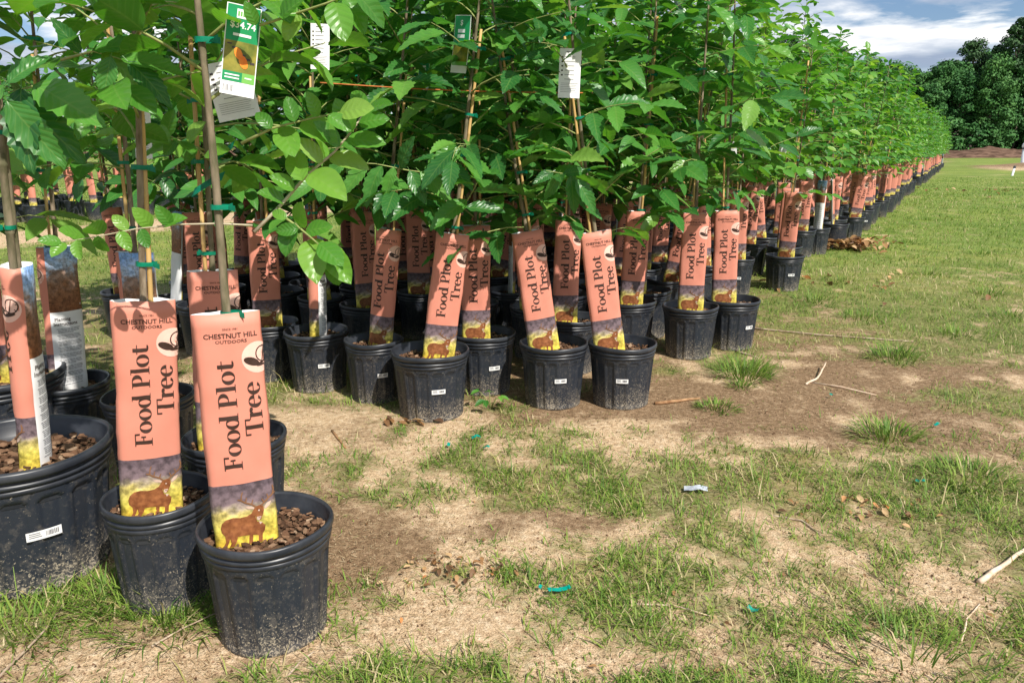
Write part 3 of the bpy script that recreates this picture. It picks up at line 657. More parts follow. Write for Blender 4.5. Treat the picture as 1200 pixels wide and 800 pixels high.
GL = {
 'F': (0.50, [rect(.07, .03, .185, .66, 4), rect(0, 0, .27, .03, 1), rect(0, .66, .47, .70, 1), rect(.43, .50, .47, .66, 1), rect(.185, .335, .36, .375, 1), rect(.33, .26, .36, .335, 1), rect(.33, .375, .36, .45, 1)]),
 'o': (0.50, [ring(.23, .24, .225, .25, .11, .028)]),
 'd': (0.54, [ring(.21, .24, .205, .25, .105, .03), rect(.345, .0, .455, .74, 4), rect(.28, .715, .345, .74, 1), rect(.455, 0, .53, .028, 1)]),
 'P': (0.52, [rect(.07, .03, .185, .67, 4), rect(0, 0, .27, .03, 1), rect(0, .67, .26, .70, 1), ring(.25, .50, .235, .20, .115, .032, -90, 90), rect(.185, .30, .255, .332, 1), rect(.185, .668, .255, .70, 1)]),
 'l': (0.28, [rect(.075, .03, .185, .74, 4), rect(0, 0, .26, .03, 1), rect(0, .712, .075, .74, 1)]),
 't': (0.34, [rect(.08, .12, .19, .62, 3), rect(0, .44, .08, .475, 1), rect(.19, .44, .32, .475, 1), ring(.215, .12, .135, .12, .11, .035, 180, 330, 12)]),
 'T': (0.60, [rect(.23, .03, .345, .66, 4), rect(.15, 0, .425, .03, 1), rect(0, .66, .575, .70, 1), rect(0, .49, .035, .66, 1), rect(.54, .49, .575, .66, 1)]),
 'r': (0.40, [rect(.075, .03, .185, .455, 3), rect(0, 0, .26, .03, 1), rect(0, .455, .185, .485, 1), ring(.30, .36, .115, .125, .05, .04, 60, 180, 10), disc(.335, .415, .062)]),
 'e': (0.47, [ring(.22, .24, .215, .25, .11, .03, 12, 325, 24), rect(.10, .255, .425, .288, 1)]),
 ' ': (0.26, [])}
def put_polys(b, S, polys, a0, v0, ca, sa, sc_, mi, off, squeeze=1.0):
    """lay 2-D polygons (em units) on the sleeve; (ca, sa) turns text x into arc and height"""
    for P in polys:
        vs = []
        for (x_, y_) in P:
            x2 = x_ * sc_ * squeeze; y2 = y_ * sc_; vs.append(S.pt(a0 + x2 * ca - y2 * sa, v0 + x2 * sa + y2 * ca, off))
        b.add(vs, [tuple(range(len(vs)))], mi)
def title(b, S, text, a_base, v0, em, mi):
    x_ = 0
    for ch in text:
        w, parts = GL[ch]
        for j, pl in enumerate(parts + [[[(p_[0] + .026, p_[1]) for p_ in q_] for q_ in pl_] for pl_ in parts]): put_polys(b, S, [[(p[0] + x_, p[1]) for p in q_] for q_ in pl], a_base, v0, 0, 1, em, mi, 0.0009 + 0.00007 * j, 1.2)
        x_ += w * 0.97
    return x_ * em
_fc = {}
def font_tris(text, bold=0.0):
    if text in _fc: return _fc[text]
    cu = bpy.data.curves.new('t', 'FONT'); cu.body = text; cu.size = 1; cu.align_x = 'CENTER'; cu.resolution_u = 2; cu.offset = bold
    ob = bpy.data.objects.new('t', cu); COL.objects.link(ob); dg = bpy.context.evaluated_depsgraph_get(); me = ob.evaluated_get(dg).to_mesh()
    me.calc_loop_triangles(); out = [[(me.vertices[i].co.x, me.vertices[i].co.y) for i in t.vertices] for t in me.loop_triangles]
    ob.evaluated_get(dg).to_mesh_clear(); bpy.data.objects.remove(ob); bpy.data.curves.remove(cu); _fc[text] = out; return out
def poly_tris(P):
    t = tessellate_polygon([[Vector((p[0], p[1], 0)) for p in P]]); return [[P[i] for i in q_] for q_ in t]
def fx(px, py, skew=True):
    """pixel of the enlarged label (347 x 800) to arc and height on the sleeve"""
    f = (py - 40) / 715.0; l = 50 + 68 * f; r = 250 + 45 * f
    return ((px - l) / (r - l) - 0.5) * 2 * WS * 0.97, (1 - f) * HS
def lettering_mesh(S):
    b = MB(); W2 = 2 * WS * 0.97
    title(b, S, 'Food Plot', -0.5 * W2 + 0.535 * W2, HS * (1 - 0.655), 0.0535, 0)
    title(b, S, 'Tree', -0.5 * W2 + 0.885 * W2, HS * (1 - 0.515), 0.0535, 0)
    for txt, fy, h, sq, bo in (('SINCE 1981', .066, .0062, 1.0, .0), ('CHESTNUT HILL', .098, .0150, 0.98, .014), ('OUTDOORS', .119, .0098, 1.15, .01)):
        put_polys(b, S, font_tris(txt, bo), 0.004, HS * (1 - fy), 1, 0, h, 0, 0.0009, sq)
    return b.mesh('lettering', M_ink, False)
def rev(P): return P
def emblem_mesh(S):
    b = MB(); ca, cv, r = 0.0560, HS * (1 - 0.188), 0.0345; n = 26
    for j in range(3):
        r0, r1 = r * j / 3, r * (j + 1) / 3
        for i in range(n):
            t0, t1 = 2 * math.pi * i / n, 2 * math.pi * (i + 1) / n
            vs = [S.pt(ca + q_ * math.cos(t_), cv + q_ * math.sin(t_), .0006) for q_, t_ in ((r0, t0), (r1, t0), (r1, t1), (r0, t1))]
            b.add(vs, [(0, 1, 2, 3)] if j else [(0, 1, 2)], 0)
    def ell(cx, cy, rx, ry, rot, n=14):
        c, s_ = math.cos(rot), math.sin(rot); return [(cx + rx * math.cos(t_) * c - ry * math.sin(t_) * s_, cy + rx * math.cos(t_) * s_ + ry * math.sin(t_) * c) for t_ in [2 * math.pi * i / n for i in range(n)]]
    def lay(polys, mi, off): put_polys(b, S, polys, ca, cv, 1, 0, r, mi, off)
    e = ell(-.42, -.22, .50, .25, R(-24)); lay([[(-.45, -.26), e[i], e[(i + 1) % 14]] for i in range(14)], 1, .0012)
    lay([[ (p[0], p[1]) for p in q_] for q_ in ring(.34, .20, .50, .54, .075, .075)], 1, .0012)
    for a in (20, 80, 140): lay([[(.30 + .46 * math.cos(R(a)) - .03 * math.sin(R(a)), .18 + .46 * math.sin(R(a)) + .03 * math.cos(R(a))), (.30 - .46 * math.cos(R(a)) - .03 * math.sin(R(a)), .18 - .46 * math.sin(R(a)) + .03 * math.cos(R(a))), (.30 - .46 * math.cos(R(a)) + .03 * math.sin(R(a)), .18 - .46 * math.sin(R(a)) - .03 * math.cos(R(a))), (.30 + .46 * math.cos(R(a)) + .03 * math.sin(R(a)), .18 + .46 * math.sin(R(a)) - .03 * math.cos(R(a)))]], 1, .0014 + a * 1e-6)
    e = ell(.22, -.42, .40, .13, R(12)); lay([[(.22, -.42), e[i], e[(i + 1) % 14]] for i in range(14)], 1, .0016)
    return b.mesh('emblem', [M_pale, M_ink])
def deer_mesh(S):
    b = MB()
    def lay(P, mi, off):
        P = [fx(*p) for p in P]; P = [(p[0], max(p[1], 0.002)) for p in P]
        todo = list(poly_tris(P))
        while todo:
            t_ = todo.pop(); e = [math.hypot(t_[i][0] - t_[(i + 1) % 3][0], t_[i][1] - t_[(i + 1) % 3][1]) for i in range(3)]; k = e.index(max(e))
            if e[k] > .007:
                a_, b_, c_ = t_[k], t_[(k + 1) % 3], t_[(k + 2) % 3]; m_ = ((a_[0] + b_[0]) / 2, (a_[1] + b_[1]) / 2); todo += [[a_, m_, c_], [m_, b_, c_]]
            else: b.add([S.pt(a, v, off) for a, v in t_], [(0, 1, 2)], mi)
    body = [(134, 690), (137, 675), (148, 664), (166, 660), (185, 663), (204, 662), (216, 655), (223, 640), (228, 634), (240, 632), (248, 636), (250, 650), (247, 664), (243, 677), (237, 682), (231, 677), (229, 668), (226, 664), (232, 684), (246, 690), (254, 700), (253, 716), (247, 728), (247, 755), (236, 755), (236, 730), (230, 727), (221, 726), (221, 755), (210, 755), (211, 724), (196, 722), (180, 722), (177, 738), (170, 755), (159, 755), (164, 738), (160, 724), (156, 740), (152, 755), (142, 755), (149, 735), (146, 716), (137, 705)]
    lay(body, 0, .0009)
    for P, mi in (([(222, 642), (205, 638), (199, 630), (210, 630), (224, 636)], 2), ([(250, 640), (258, 628), (270, 624), (266, 636), (254, 646)], 2), ([(231, 668), (243, 668), (241, 674), (237, 682), (231, 677)], 2), ([(236, 684), (246, 688), (240, 694)], 2), ([(234, 646), (239, 646), (238, 651), (234, 650)], 2), ([(234, 671), (241, 671), (238, 676)], 3)): lay(P, mi, .0012)
    def stroke(pts, w):
        for i in range(len(pts) - 1):
            (x0, y0), (x1, y1) = pts[i], pts[i + 1]; dx, dy = x1 - x0, y1 - y0; l = math.hypot(dx, dy); nx_, ny_ = -dy / l * w, dx / l * w
            lay([(x0 + nx_, y0 + ny_), (x1 + nx_ * .7, y1 + ny_ * .7), (x1 - nx_ * .7, y1 - ny_ * .7), (x0 - nx_, y0 - ny_)], 1, .0014 + i * 4e-5)
    stroke([(228, 636), (218, 626), (200, 617), (186, 606), (178, 604)], 2.6); stroke([(188, 607), (188, 592), (191, 580)], 2); stroke([(200, 617), (202, 600)], 1.8); stroke([(216, 625), (220, 610)], 1.8)
    stroke([(242, 634), (254, 622), (266, 610), (274, 604), (278, 590), (274, 576)], 2.6); stroke([(262, 613), (258, 600)], 1.8); stroke([(272, 605), (284, 600)], 1.8); stroke([(250, 625), (244, 612)], 1.8)
    return b.mesh('deer_picture', [M_deer, M_antler, M_deerlight, M_dtrunk], False)
def instructions_mesh(S):
    b = MB(); rr = random.Random(4); a0, a1 = 0.108, 4 * WS - .088
    put_polys(b, S, font_tris('Planting', .012), (a0 + a1) / 2 - .02, .268, 1, 0, .017, 0, .001); put_polys(b, S, font_tris('Instructions', .012), (a0 + a1) / 2 - .010, .251, 1, 0, .017, 0, .001)
    v = .238; k = 0
    while v > .03:
        e = a1 - .008 - (.03 * rr.random() if k % 4 == 3 else .006 * rr.random()); s0 = a0 + (.006 if k % 4 == 0 else .010)
        n = 7
        for i in range(n):
            x0 = s0 + (e - s0) * i / n; x1 = s0 + (e - s0) * (i + rr.uniform(.82, .97)) / n
            b.add([S.pt(x0, v, .001), S.pt(x1, v, .001), S.pt(x1, v + .0017, .001), S.pt(x0, v + .0017, .001)], [(0, 1, 2, 3)], 1)
        v -= .0048 if k % 4 != 3 else .0085; k += 1
    return b.mesh('instructions_text', [M_ink, M_grey_ink], False)
SLV = []
for (a_, b_, sd) in ((0.0725, 0.0150, 1.0), (0.071, 0.021, 5.0), (0.060, 0.036, 9.0), (0.072, 0.017, 13.0)):
    S = Sleeve(a_, b_, sd); SLV.append(dict(sleeve=sleeve_mesh(S), lettering=lettering_mesh(S), emblem=emblem_mesh(S), deer=deer_mesh(S), instr=instructions_mesh(S), lo=sleeve_mesh(S, True)))

# ------------------------------------------------------------------ the saplings
CROWN = {}
_r = random.Random(21)
for kind, cnt in (('C', 6), ('P', 5), ('F', 7)):
    lst = []
    for i in range(cnt):
        H = _r.uniform(1.95, 2.35)
        stem, limbs, recs = skeleton(_r, H, kind, {'C': .86, 'P': .90, 'F': .95}[kind], {'C': 26, 'P': 30, 'F': 32}[kind], {'C': .46, 'P': .46, 'F': .44}[kind], 2)
        lst.append((stem_mesh(stem, limbs, _r.uniform(.0085, .012), _r.choice((M_bark, M_bark2)), M_twig), joined_leaves('crown', kind, recs, _r)))
    CROWN[kind] = lst
def lean_M(lx, ly=0.0):      # lean to +x by lx degrees and to +y by ly degrees about the pot's base
    return Matrix.Rotation(R(lx), 4, 'Y') @ Matrix.Rotation(R(-ly), 4, 'X')
SZ = {'m': (1.0, 1.0), 's': (0.88, 1.0), 'l': (1.52, 1.27), 'w': (1.10, 1.02)}
def face_yaw(p):             # rotation about Z that turns the printed face (-Y) to the lane where one walks
    return math.atan2(p.x, p.y) * -1.0
def potted(p, size='m', kind='C', lx=0, ly=0, yaw=0, sl=0, label='', group=None, detail=2, rng=random, sticker=None, crown=None, H=2.1, z0=.85, stake=True, boff=(0, 0), leaves=None, nb=22, Lmax=.44, low=2, stem_r=.0105, soff=0.0, custom=None, srot=None, dark_stake=False):
    """one sapling in its pot. detail 3: every leaf an object; 2: joined crown, all small parts; 1: far, few parts; 0: farthest"""
    kx, kz = SZ[size]; root = empty('potted_sapling', p); tag(root, label, 'potted tree', group)
    prz = rng.uniform(0, 6.28); Mp = Matrix.Rotation(prz, 4, 'Z') @ Matrix.Diagonal((kx, kx, kz, 1))
    pot = link('pot', POT if detail >= 2 else POTLO, root, Mp)
    link('rim', RIM if detail >= 2 else RIMLO, pot)
    if sticker is not None and detail >= 1: link('price_sticker', STICK, pot, Matrix.Rotation(R(sticker) + (face_yaw(p)) - prz, 4, 'Z') @ Matrix.Rotation(0, 4, 'X'))
    so = link('soil', SOIL if detail >= 2 else SOILLO, root, Mp)
    if detail >= 1:
        ch = link('bark_chips', rng.choice(CHIPS if detail >= 2 else CHIPSLO), so); ch['kind'] = 'stuff'
    up = 0.28 * (kz - 1) * 0.8
    A = T(boff[0], boff[1], up) @ lean_M(lx, ly)
    cz = Matrix.Rotation(rng.uniform(0, 6.28), 4, 'Z')
    if detail == 3:
        stem, limbs, recs = skeleton(rng, H, kind, z0, nb, Lmax, low)
        if custom: pass
        rz_ = A @ cz
        link('trunk', stem_mesh(stem, limbs, stem_r, rng.choice((M_bark, M_bark2)), M_twig, 10), root, rz_)
        for (M,) in recs[:290]: link('leaf', rng.choice(LEAVES[kind]), root, rz_ @ M)
    else:
        sm, cm = rng.choice(CROWN[kind]); sc_ = rng.uniform(.92, 1.07) if kind != 'F' else rng.uniform(.84, 1.0); k = Matrix.Diagonal((1, 1, sc_, 1))
        tr = link('trunk', sm, root, A @ cz @ k); c = link('crown', cm, root, A @ cz @ k); c['kind'] = 'stuff'
    yw = face_yaw(p) + R(yaw); off = Matrix.Rotation(yw + rng.choice((0, math.pi)) + rng.uniform(-.06, .06), 4, 'Z')
    if stake and detail >= 1:
        B = A @ off @ T(.018, 0, 0) @ lean_M(rng.uniform(-.4, .4), 0)
        link('stake', STAKE_DARK if dark_stake else rng.choice(STAKE), root, B)
    if detail >= 2 or (detail == 1 and rng.random() < .5):
        for z in (([.80, 1.02, 1.28, 1.5] if detail >= 2 else [.85, 1.2])):
            link('tie', TIE, root, A @ off @ T(0, 0, z + rng.uniform(-.06, .06)))
    # sleeve
    if sl is not None:
        V = SLV[sl]
        A2 = A @ T(0, 0, .238 * kz - up + soff) @ Matrix.Rotation(yw, 4, 'Z')
        o = link('sleeve', V['sleeve'] if detail >= 1 else V['lo'], root, A2)
        if detail >= 1:
            link('lettering', V['lettering'], o); link('emblem', V['emblem'], o); link('deer_picture', V['deer'], o)
            if detail >= 2: link('instructions_text', V['instr'], o)
    return root

OCC = []
rg = random.Random(33)
EDGE = 'saplings at the near end of the long row'
def hero(name_px, label, **kw):
    p = ground(*name_px); p.z = -0.002; OCC.append((p, .17 * SZ[kw.get('size', 'm')][0])); kw.setdefault('rng', rg)
    return potted(p, label=label, **kw)
# cluster of saplings standing apart, in front of the long row
A1 = hero((322, 733), 'foremost sapling in ribbed black pot, sleeve upright, price card on its stem', kind='P', size='m', lx=0, yaw=3, sl=0, detail=3, H=2.05, z0=1.16, nb=18, Lmax=.30, low=0, stem_r=.0115, stake=False, boff=(-.035, -.03))
A2 = hero((200, 693), 'sapling in slim black pot between the widest pot and the foremost pot', kind='P', size='s', lx=4, yaw=2, sl=3, detail=3, H=2.0, z0=1.08, nb=18, Lmax=.32, low=0, boff=(-.02, -.03))
A3 = hero((42, 660), 'sapling in the widest black pot, sleeve turned edge-on over coarse bark chips', kind='C', size='l', lx=3, yaw=-108, sl=2, detail=3, sticker=8, boff=(.035, 0), dark_stake=True, H=2.2, z0=1.42, nb=10, Lmax=.28, low=0, stem_r=.015, soff=-.01, srot=7)
A4 = hero((284, 608), 'sapling whose sleeve stands right behind the foremost sleeve', kind='P', size='m', lx=2, yaw=6, sl=3, detail=3, H=2.0, z0=1.0, nb=18, Lmax=.34, low=0, boff=(-.045, .0))
A5 = hero((8, 545), 'sapling in wide pot at the back of the front cluster, sleeve facing the lane', kind='C', size='l', lx=3, yaw=0, sl=0, detail=2, H=2.1, boff=(-.03, 0), soff=-.01)
A7 = hero((88, 528), 'sapling whose sleeve shows its planting instructions side behind the widest pot', kind='P', size='m', lx=3, yaw=-158, sl=1, detail=3, H=2.0, z0=1.0, nb=18, Lmax=.34, low=0)
A6 = hero((184, 548), 'sapling behind the slim pot, its sleeve showing a blue sky photo', kind='P', size='m', lx=1, yaw=150, sl=1, detail=3, H=2.0, z0=1.0, nb=18, Lmax=.34, low=0)
A8 = hero((-95, 548), 'sapling in wide pot beyond the widest pot, crown reaching over it', kind='C', size='l', sl=None, detail=2, H=2.1)
A9 = hero((-40, 470), 'sapling in medium pot at the back of the front cluster without a visible sleeve', kind='P', size='m', sl=None, detail=2, H=2.1)
# front edge of the long row
B1 = hero((318, 440), 'sapling with upright sleeve just behind the front cluster', kind='C', size='m', lx=1, yaw=2, sl=0, detail=2, group=None)
B2 = hero((375, 452), 'sapling with sleeve turned to show its white instructions side', kind='C', size='m', lx=2, yaw=-112, sl=2, detail=2, sticker=10)
B3 = hero((441, 465), 'sapling in slim pot, rounded sleeve tilting right with full nut emblem showing', kind='C', size='s', lx=6.5, yaw=-28, sl=2, detail=3, sticker=16, z0=.92, H=2.1)
B4 = hero((506, 483), 'sapling with long bamboo cane and sleeve tilting right at the row corner', kind='C', size='w', lx=8, yaw=6, sl=0, detail=3, sticker=12, z0=.84, H=2.2, nb=20)
B5 = hero((567, 455), 'sapling with upright sleeve between the two oppositely tilted front sleeves', kind='C', size='m', lx=0, yaw=5, sl=1, detail=3, sticker=22, z0=.84, H=2.1, boff=(-.03, -.03))
B6 = hero((648, 470), 'sapling with creased sleeve tilting left, side by side with another such', kind='C', size='m', lx=-9, yaw=13, sl=3, detail=3, sticker=14, z0=.88, H=2.1, nb=20)
B7 = hero((727, 470), 'sapling on the lawn corner of the row, bright sleeve tilting left', kind='C', size='m', lx=-8.5, yaw=14, sl=0, detail=3, sticker=2, z0=.84, H=2.15, nb=20, boff=(-.02, -.02))
B8 = hero((752, 392), 'sapling in wide pot, rounded sleeve edge-on showing a white strip', kind='C', size='w', lx=0, yaw=-48, sl=2, detail=3, sticker=-18, z0=.86, H=2.2, boff=(-.03, 0))
B9 = hero((806, 415), 'sapling in dusty grey-black pot with upright sleeve on bare dirt', kind='C', size='m', lx=0, yaw=4, sl=0, detail=3, z0=.90, H=2.2, nb=20)
B10 = hero((855, 405), 'sapling at the grass tuft, sleeve near the left side of its pot', kind='C', size='m', lx=-2, yaw=10, sl=3, detail=3, sticker=48, z0=.92, H=2.2, boff=(-.04, 0))
B11 = hero((667, 432), 'sapling with sleeve between and behind the two left-tilted sleeves', kind='C', size='m', lx=1, yaw=14, sl=1, detail=2, boff=(-.03, 0))
C1 = hero((916, 325), 'sapling whose low leafy shoot hangs over its sleeve on the lawn edge', kind='F', size='m', lx=1, yaw=4, sl=0, detail=2, sticker=25)
C2 = hero((876, 320), 'sapling left of the one with a low leafy shoot', kind='F', size='w', lx=0, yaw=0, sl=2, detail=2, sticker=10)
C0 = hero((861, 343), 'sapling peeking out behind the grass tuft sapling, sticker on its pot', kind='F', size='s', lx=-1, yaw=6, sl=3, detail=2, sticker=8)
C3 = hero((936, 300), 'sapling in pot just beyond the low shoot sapling', kind='F', size='m', lx=1, yaw=-6, sl=1, detail=2)
C4 = hero((955, 297), 'sapling with white sleeve side out near the heap of dry leaves', kind='F', size='s', lx=1, yaw=140, sl=2, detail=2)
C5 = hero((973, 284), 'sapling in wide pot right behind the heap of dry leaves', kind='F', size='w', lx=1, yaw=-14, sl=2, detail=2, sticker=5)
C6 = hero((996, 280), 'sapling with sleeve tilting right beyond the heap of dry leaves', kind='F', size='m', lx=7, yaw=4, sl=0, detail=2)
# the rest of the long row
def free(p, r=.15): return all((p - q_).length > (r + e) * 0.93 for q_, e in OCC)
ORD = 'first second third fourth fifth sixth seventh eighth ninth tenth eleventh twelfth thirteenth fourteenth fifteenth sixteenth seventeenth eighteenth nineteenth twentieth twenty-first twenty-second twenty-third twenty-fourth twenty-fifth twenty-sixth twenty-seventh'.split()
def edge_pots():
    cnt = 0; rank = -1
    s = -.25
    while s < 47:
        step = .40 if s < 5 else .46 if s < 9 else .62 if s < 20 else 1.0
        tmax = 3.3 if s < 4 else 2.2 if s < 9 else 1.3 if s < 20 else .55
        t = 0.0; rank += 1
        while t <= tmax:
            col = int(round(t / .38))
            if s < .3 and t < 1.45: t += .38; continue
            if s < .85 and t < .3: t += .38; continue
            if 1.2 < s < 2.6 and t < .25: t += .38; continue
            p = st(s + rg.uniform(-.06, .06), t + rg.uniform(-.05, .05)); p.z = -0.002
            if t < .2 and s > 2 and rg.random() < .25: t += .38; continue
            if free(p):
                OCC.append((p, .15)); d = 2 if s < 4.5 and t < 2.0 else 1 if s < 11 else 0
                kind = ('C' if s < 1.6 or (s < 2.4 and rg.random() < .6) else rg.choice('FFP'))
                sl = rg.choice((0, 0, 1, 2, 3)); yaw = rg.gauss(0, 20) if rg.random() > .12 else rg.uniform(60, 150); lx = rg.gauss(0, 4); psz = rg.choice('mmmsw')
                leafd = {'C': 'jagged', 'P': 'broad', 'F': 'oval'}[kind]
                tilt = 'turned' if abs(yaw) > 50 else 'leftward' if lx < -3 else 'rightward' if lx > 3 else 'upright'
                if s < 9:
                    lab = f"{leafd} leaved sapling, {dict(m='medium', s='slim', w='wide')[psz]} pot, {tilt} sleeve, " + (f"{ORD[col]} in from lawn, " if col else 'beside the lawn, ') + f"{ORD[rank]} rank".replace('-', '')
                    grp = 'saplings in the near part of the row'
                elif t < .3: lab, grp = 'small distant sapling on the lawn side of the far part of the row', 'lawn-side saplings in the far part of the row'
                else: lab, grp = 'small distant sapling inside the far part of the row', 'saplings inside the far part of the row'
                potted(p, psz, kind, lx, rg.uniform(-3, 3), yaw, sl, lab, grp, d, rg, rg.uniform(-20, 30) if rg.random() < .5 else None)
                cnt += 1
            t += .38
        s += step
    return cnt
NB = edge_pots()
# second block beyond the sandy alley
nb2 = 0
for i in range(12):
    for j in range(5):
        p = st(-2.5 + i * .85 + rg.uniform(-.1, .1), 10.6 + j * .6 + rg.uniform(-.1, .1)); p.z = -0.002
        potted(p, 'm', rg.choice('FCP'), rg.gauss(0, 3), 0, rg.gauss(0, 25), rg.choice((0, 1, 2)), 'sapling in the separate block across the sandy alley', 'saplings across the sandy alley', 0, rg); nb2 += 1
print('row', NB, 'block2', nb2)

# ------------------------------------------------------------------ shoots of the front cluster that hang into view
def shoot(root, pts, kind, leaves, r=0.0034, pale=False):
    """a twig through world points, with leaves given as (base, tip, up)"""
    o = root.location; b = MB(); P = [Vector(p) - o for p in pts]
    b.tube(P, [r * (1 - .65 * i / (len(P) - 1)) for i in range(len(P))], 7); b.build('branch', M_paletwig if pale else M_twig, root)
    for (a, t_, up) in leaves:
        a = Vector(a) - o; t_ = Vector(t_) - o; d = t_ - a
        link('leaf', rg.choice(LEAVES[kind]), root, leaf_M(a, d, up, d.length))
def px_leaves(lst, Y, face=0.75):
    out = []
    for q_ in lst:
        a = at(q_[0], q_[1], Y + rg.uniform(-.03, .03)); t_ = at(q_[2], q_[3], Y + rg.uniform(-.06, .02))
        out.append((a, t_, Vector((rg.uniform(-.25, .35), -face, rg.uniform(.35, .9)))))
    return out
shoot(A1, [at(298, 272, 1.60), at(325, 245, 1.62), at(360, 205, 1.63), at(392, 178, 1.64), at(415, 150, 1.64), at(430, 127, 1.64)], 'P',
      px_leaves([(345, 222, 318, 205), (355, 212, 340, 172), (362, 205, 405, 222), (378, 190, 352, 158), (385, 185, 432, 190), (398, 172, 372, 140), (405, 165, 450, 160), (412, 155, 395, 118), (420, 145, 452, 135), (430, 128, 410, 105), (430, 128, 455, 118), (335, 236, 305, 222)], 1.62), .0042, True)
shoot(A1, [at(326, 243, 1.62), at(334, 255, 1.60), at(352, 268, 1.57), at(372, 285, 1.54), at(388, 300, 1.53)], 'P',
      px_leaves([(336, 256, 318, 246), (345, 262, 332, 298), (352, 266, 350, 240), (358, 272, 386, 262), (366, 280, 372, 324), (374, 285, 400, 308), (382, 292, 408, 300), (388, 300, 398, 336), (350, 268, 322, 272), (386, 297, 410, 325)], 1.55, 1.0))
shoot(A1, [at(296, 264, 1.60), at(255, 262, 1.58), at(210, 263, 1.56), at(160, 268, 1.55), at(110, 278, 1.54), at(70, 284, 1.53)], 'P',
      px_leaves([(200, 264, 185, 242), (190, 265, 215, 250), (178, 266, 160, 245), (165, 268, 172, 290), (150, 270, 132, 250), (140, 271, 150, 292), (122, 274, 98, 258), (115, 276, 122, 300), (100, 279, 72, 266), (90, 281, 92, 302), (72, 284, 45, 278), (76, 284, 60, 298)], 1.55, 1.0), .0022, True)
shoot(A1, [at(283, 168, 1.60), at(320, 150, 1.60), at(360, 140, 1.60), at(398, 132, 1.60)], 'P',
      px_leaves([(318, 151, 300, 128), (330, 148, 342, 178), (345, 143, 335, 112), (355, 141, 388, 158), (372, 137, 362, 108), (384, 135, 412, 150), (398, 132, 430, 122)], 1.60))
shoot(A1, [at(268, 40, 1.60), at(320, 25, 1.55), at(380, 5, 1.50), at(420, -10, 1.48)], 'P',
      px_leaves([(392, 2, 402, 38), (404, -3, 432, 34), (415, -8, 458, 28), (350, 15, 335, 48), (330, 22, 352, -8), (300, 30, 288, 2)], 1.5))
shoot(A3, [at(70, 120, 1.80), at(45, 100, 1.65), at(10, 108, 1.50)], 'C',
      px_leaves([(8, 118, 72, 196), (14, 112, 100, 184), (10, 98, 52, 58), (5, 100, -40, 150), (40, 100, 118, 138), (25, 104, 20, 196)], 1.50, .8))
shoot(A3, [at(72, 70, 1.80), at(110, 60, 1.72), at(150, 72, 1.66)], 'C',
      px_leaves([(108, 60, 178, 42), (120, 62, 185, 110), (140, 68, 220, 80), (150, 72, 205, 120), (95, 62, 60, 20), (130, 66, 120, 118)], 1.68, .6))
shoot(A4, [at(258, 200, 2.15), at(232, 175, 2.10), at(200, 160, 2.06), at(172, 152, 2.04)], 'P',
      px_leaves([(232, 175, 214, 192), (220, 168, 235, 140), (208, 163, 190, 182), (196, 158, 200, 130), (182, 154, 160, 168), (172, 152, 148, 142), (240, 182, 262, 170)], 2.06))
shoot(B4, [at(520, 205, 3.10), at(480, 200, 3.00), at(440, 192, 2.95), at(405, 190, 2.92)], 'C',
      px_leaves([(480, 200, 500, 238), (462, 196, 448, 232), (448, 194, 420, 238), (430, 191, 400, 228), (492, 201, 532, 236), (470, 198, 476, 160), (405, 190, 372, 212)], 2.95))
shoot(B7, [at(690, 222, 3.25), at(668, 205, 3.12), at(640, 200, 3.05)], 'C',
      px_leaves([(668, 205, 676, 252), (655, 203, 640, 236), (648, 201, 625, 214), (675, 210, 700, 248), (660, 204, 690, 196)], 3.08, 1.0))

shoot(C1, [at(905, 212, 6.62), at(915, 222, 6.5), at(926, 234, 6.42), at(932, 244, 6.4)], 'F',
      px_leaves([(908, 216, 900, 228), (914, 221, 924, 214), (918, 226, 908, 238), (924, 232, 936, 226), (928, 238, 920, 250), (932, 244, 938, 256), (930, 240, 940, 240)], 6.4, 1.0))

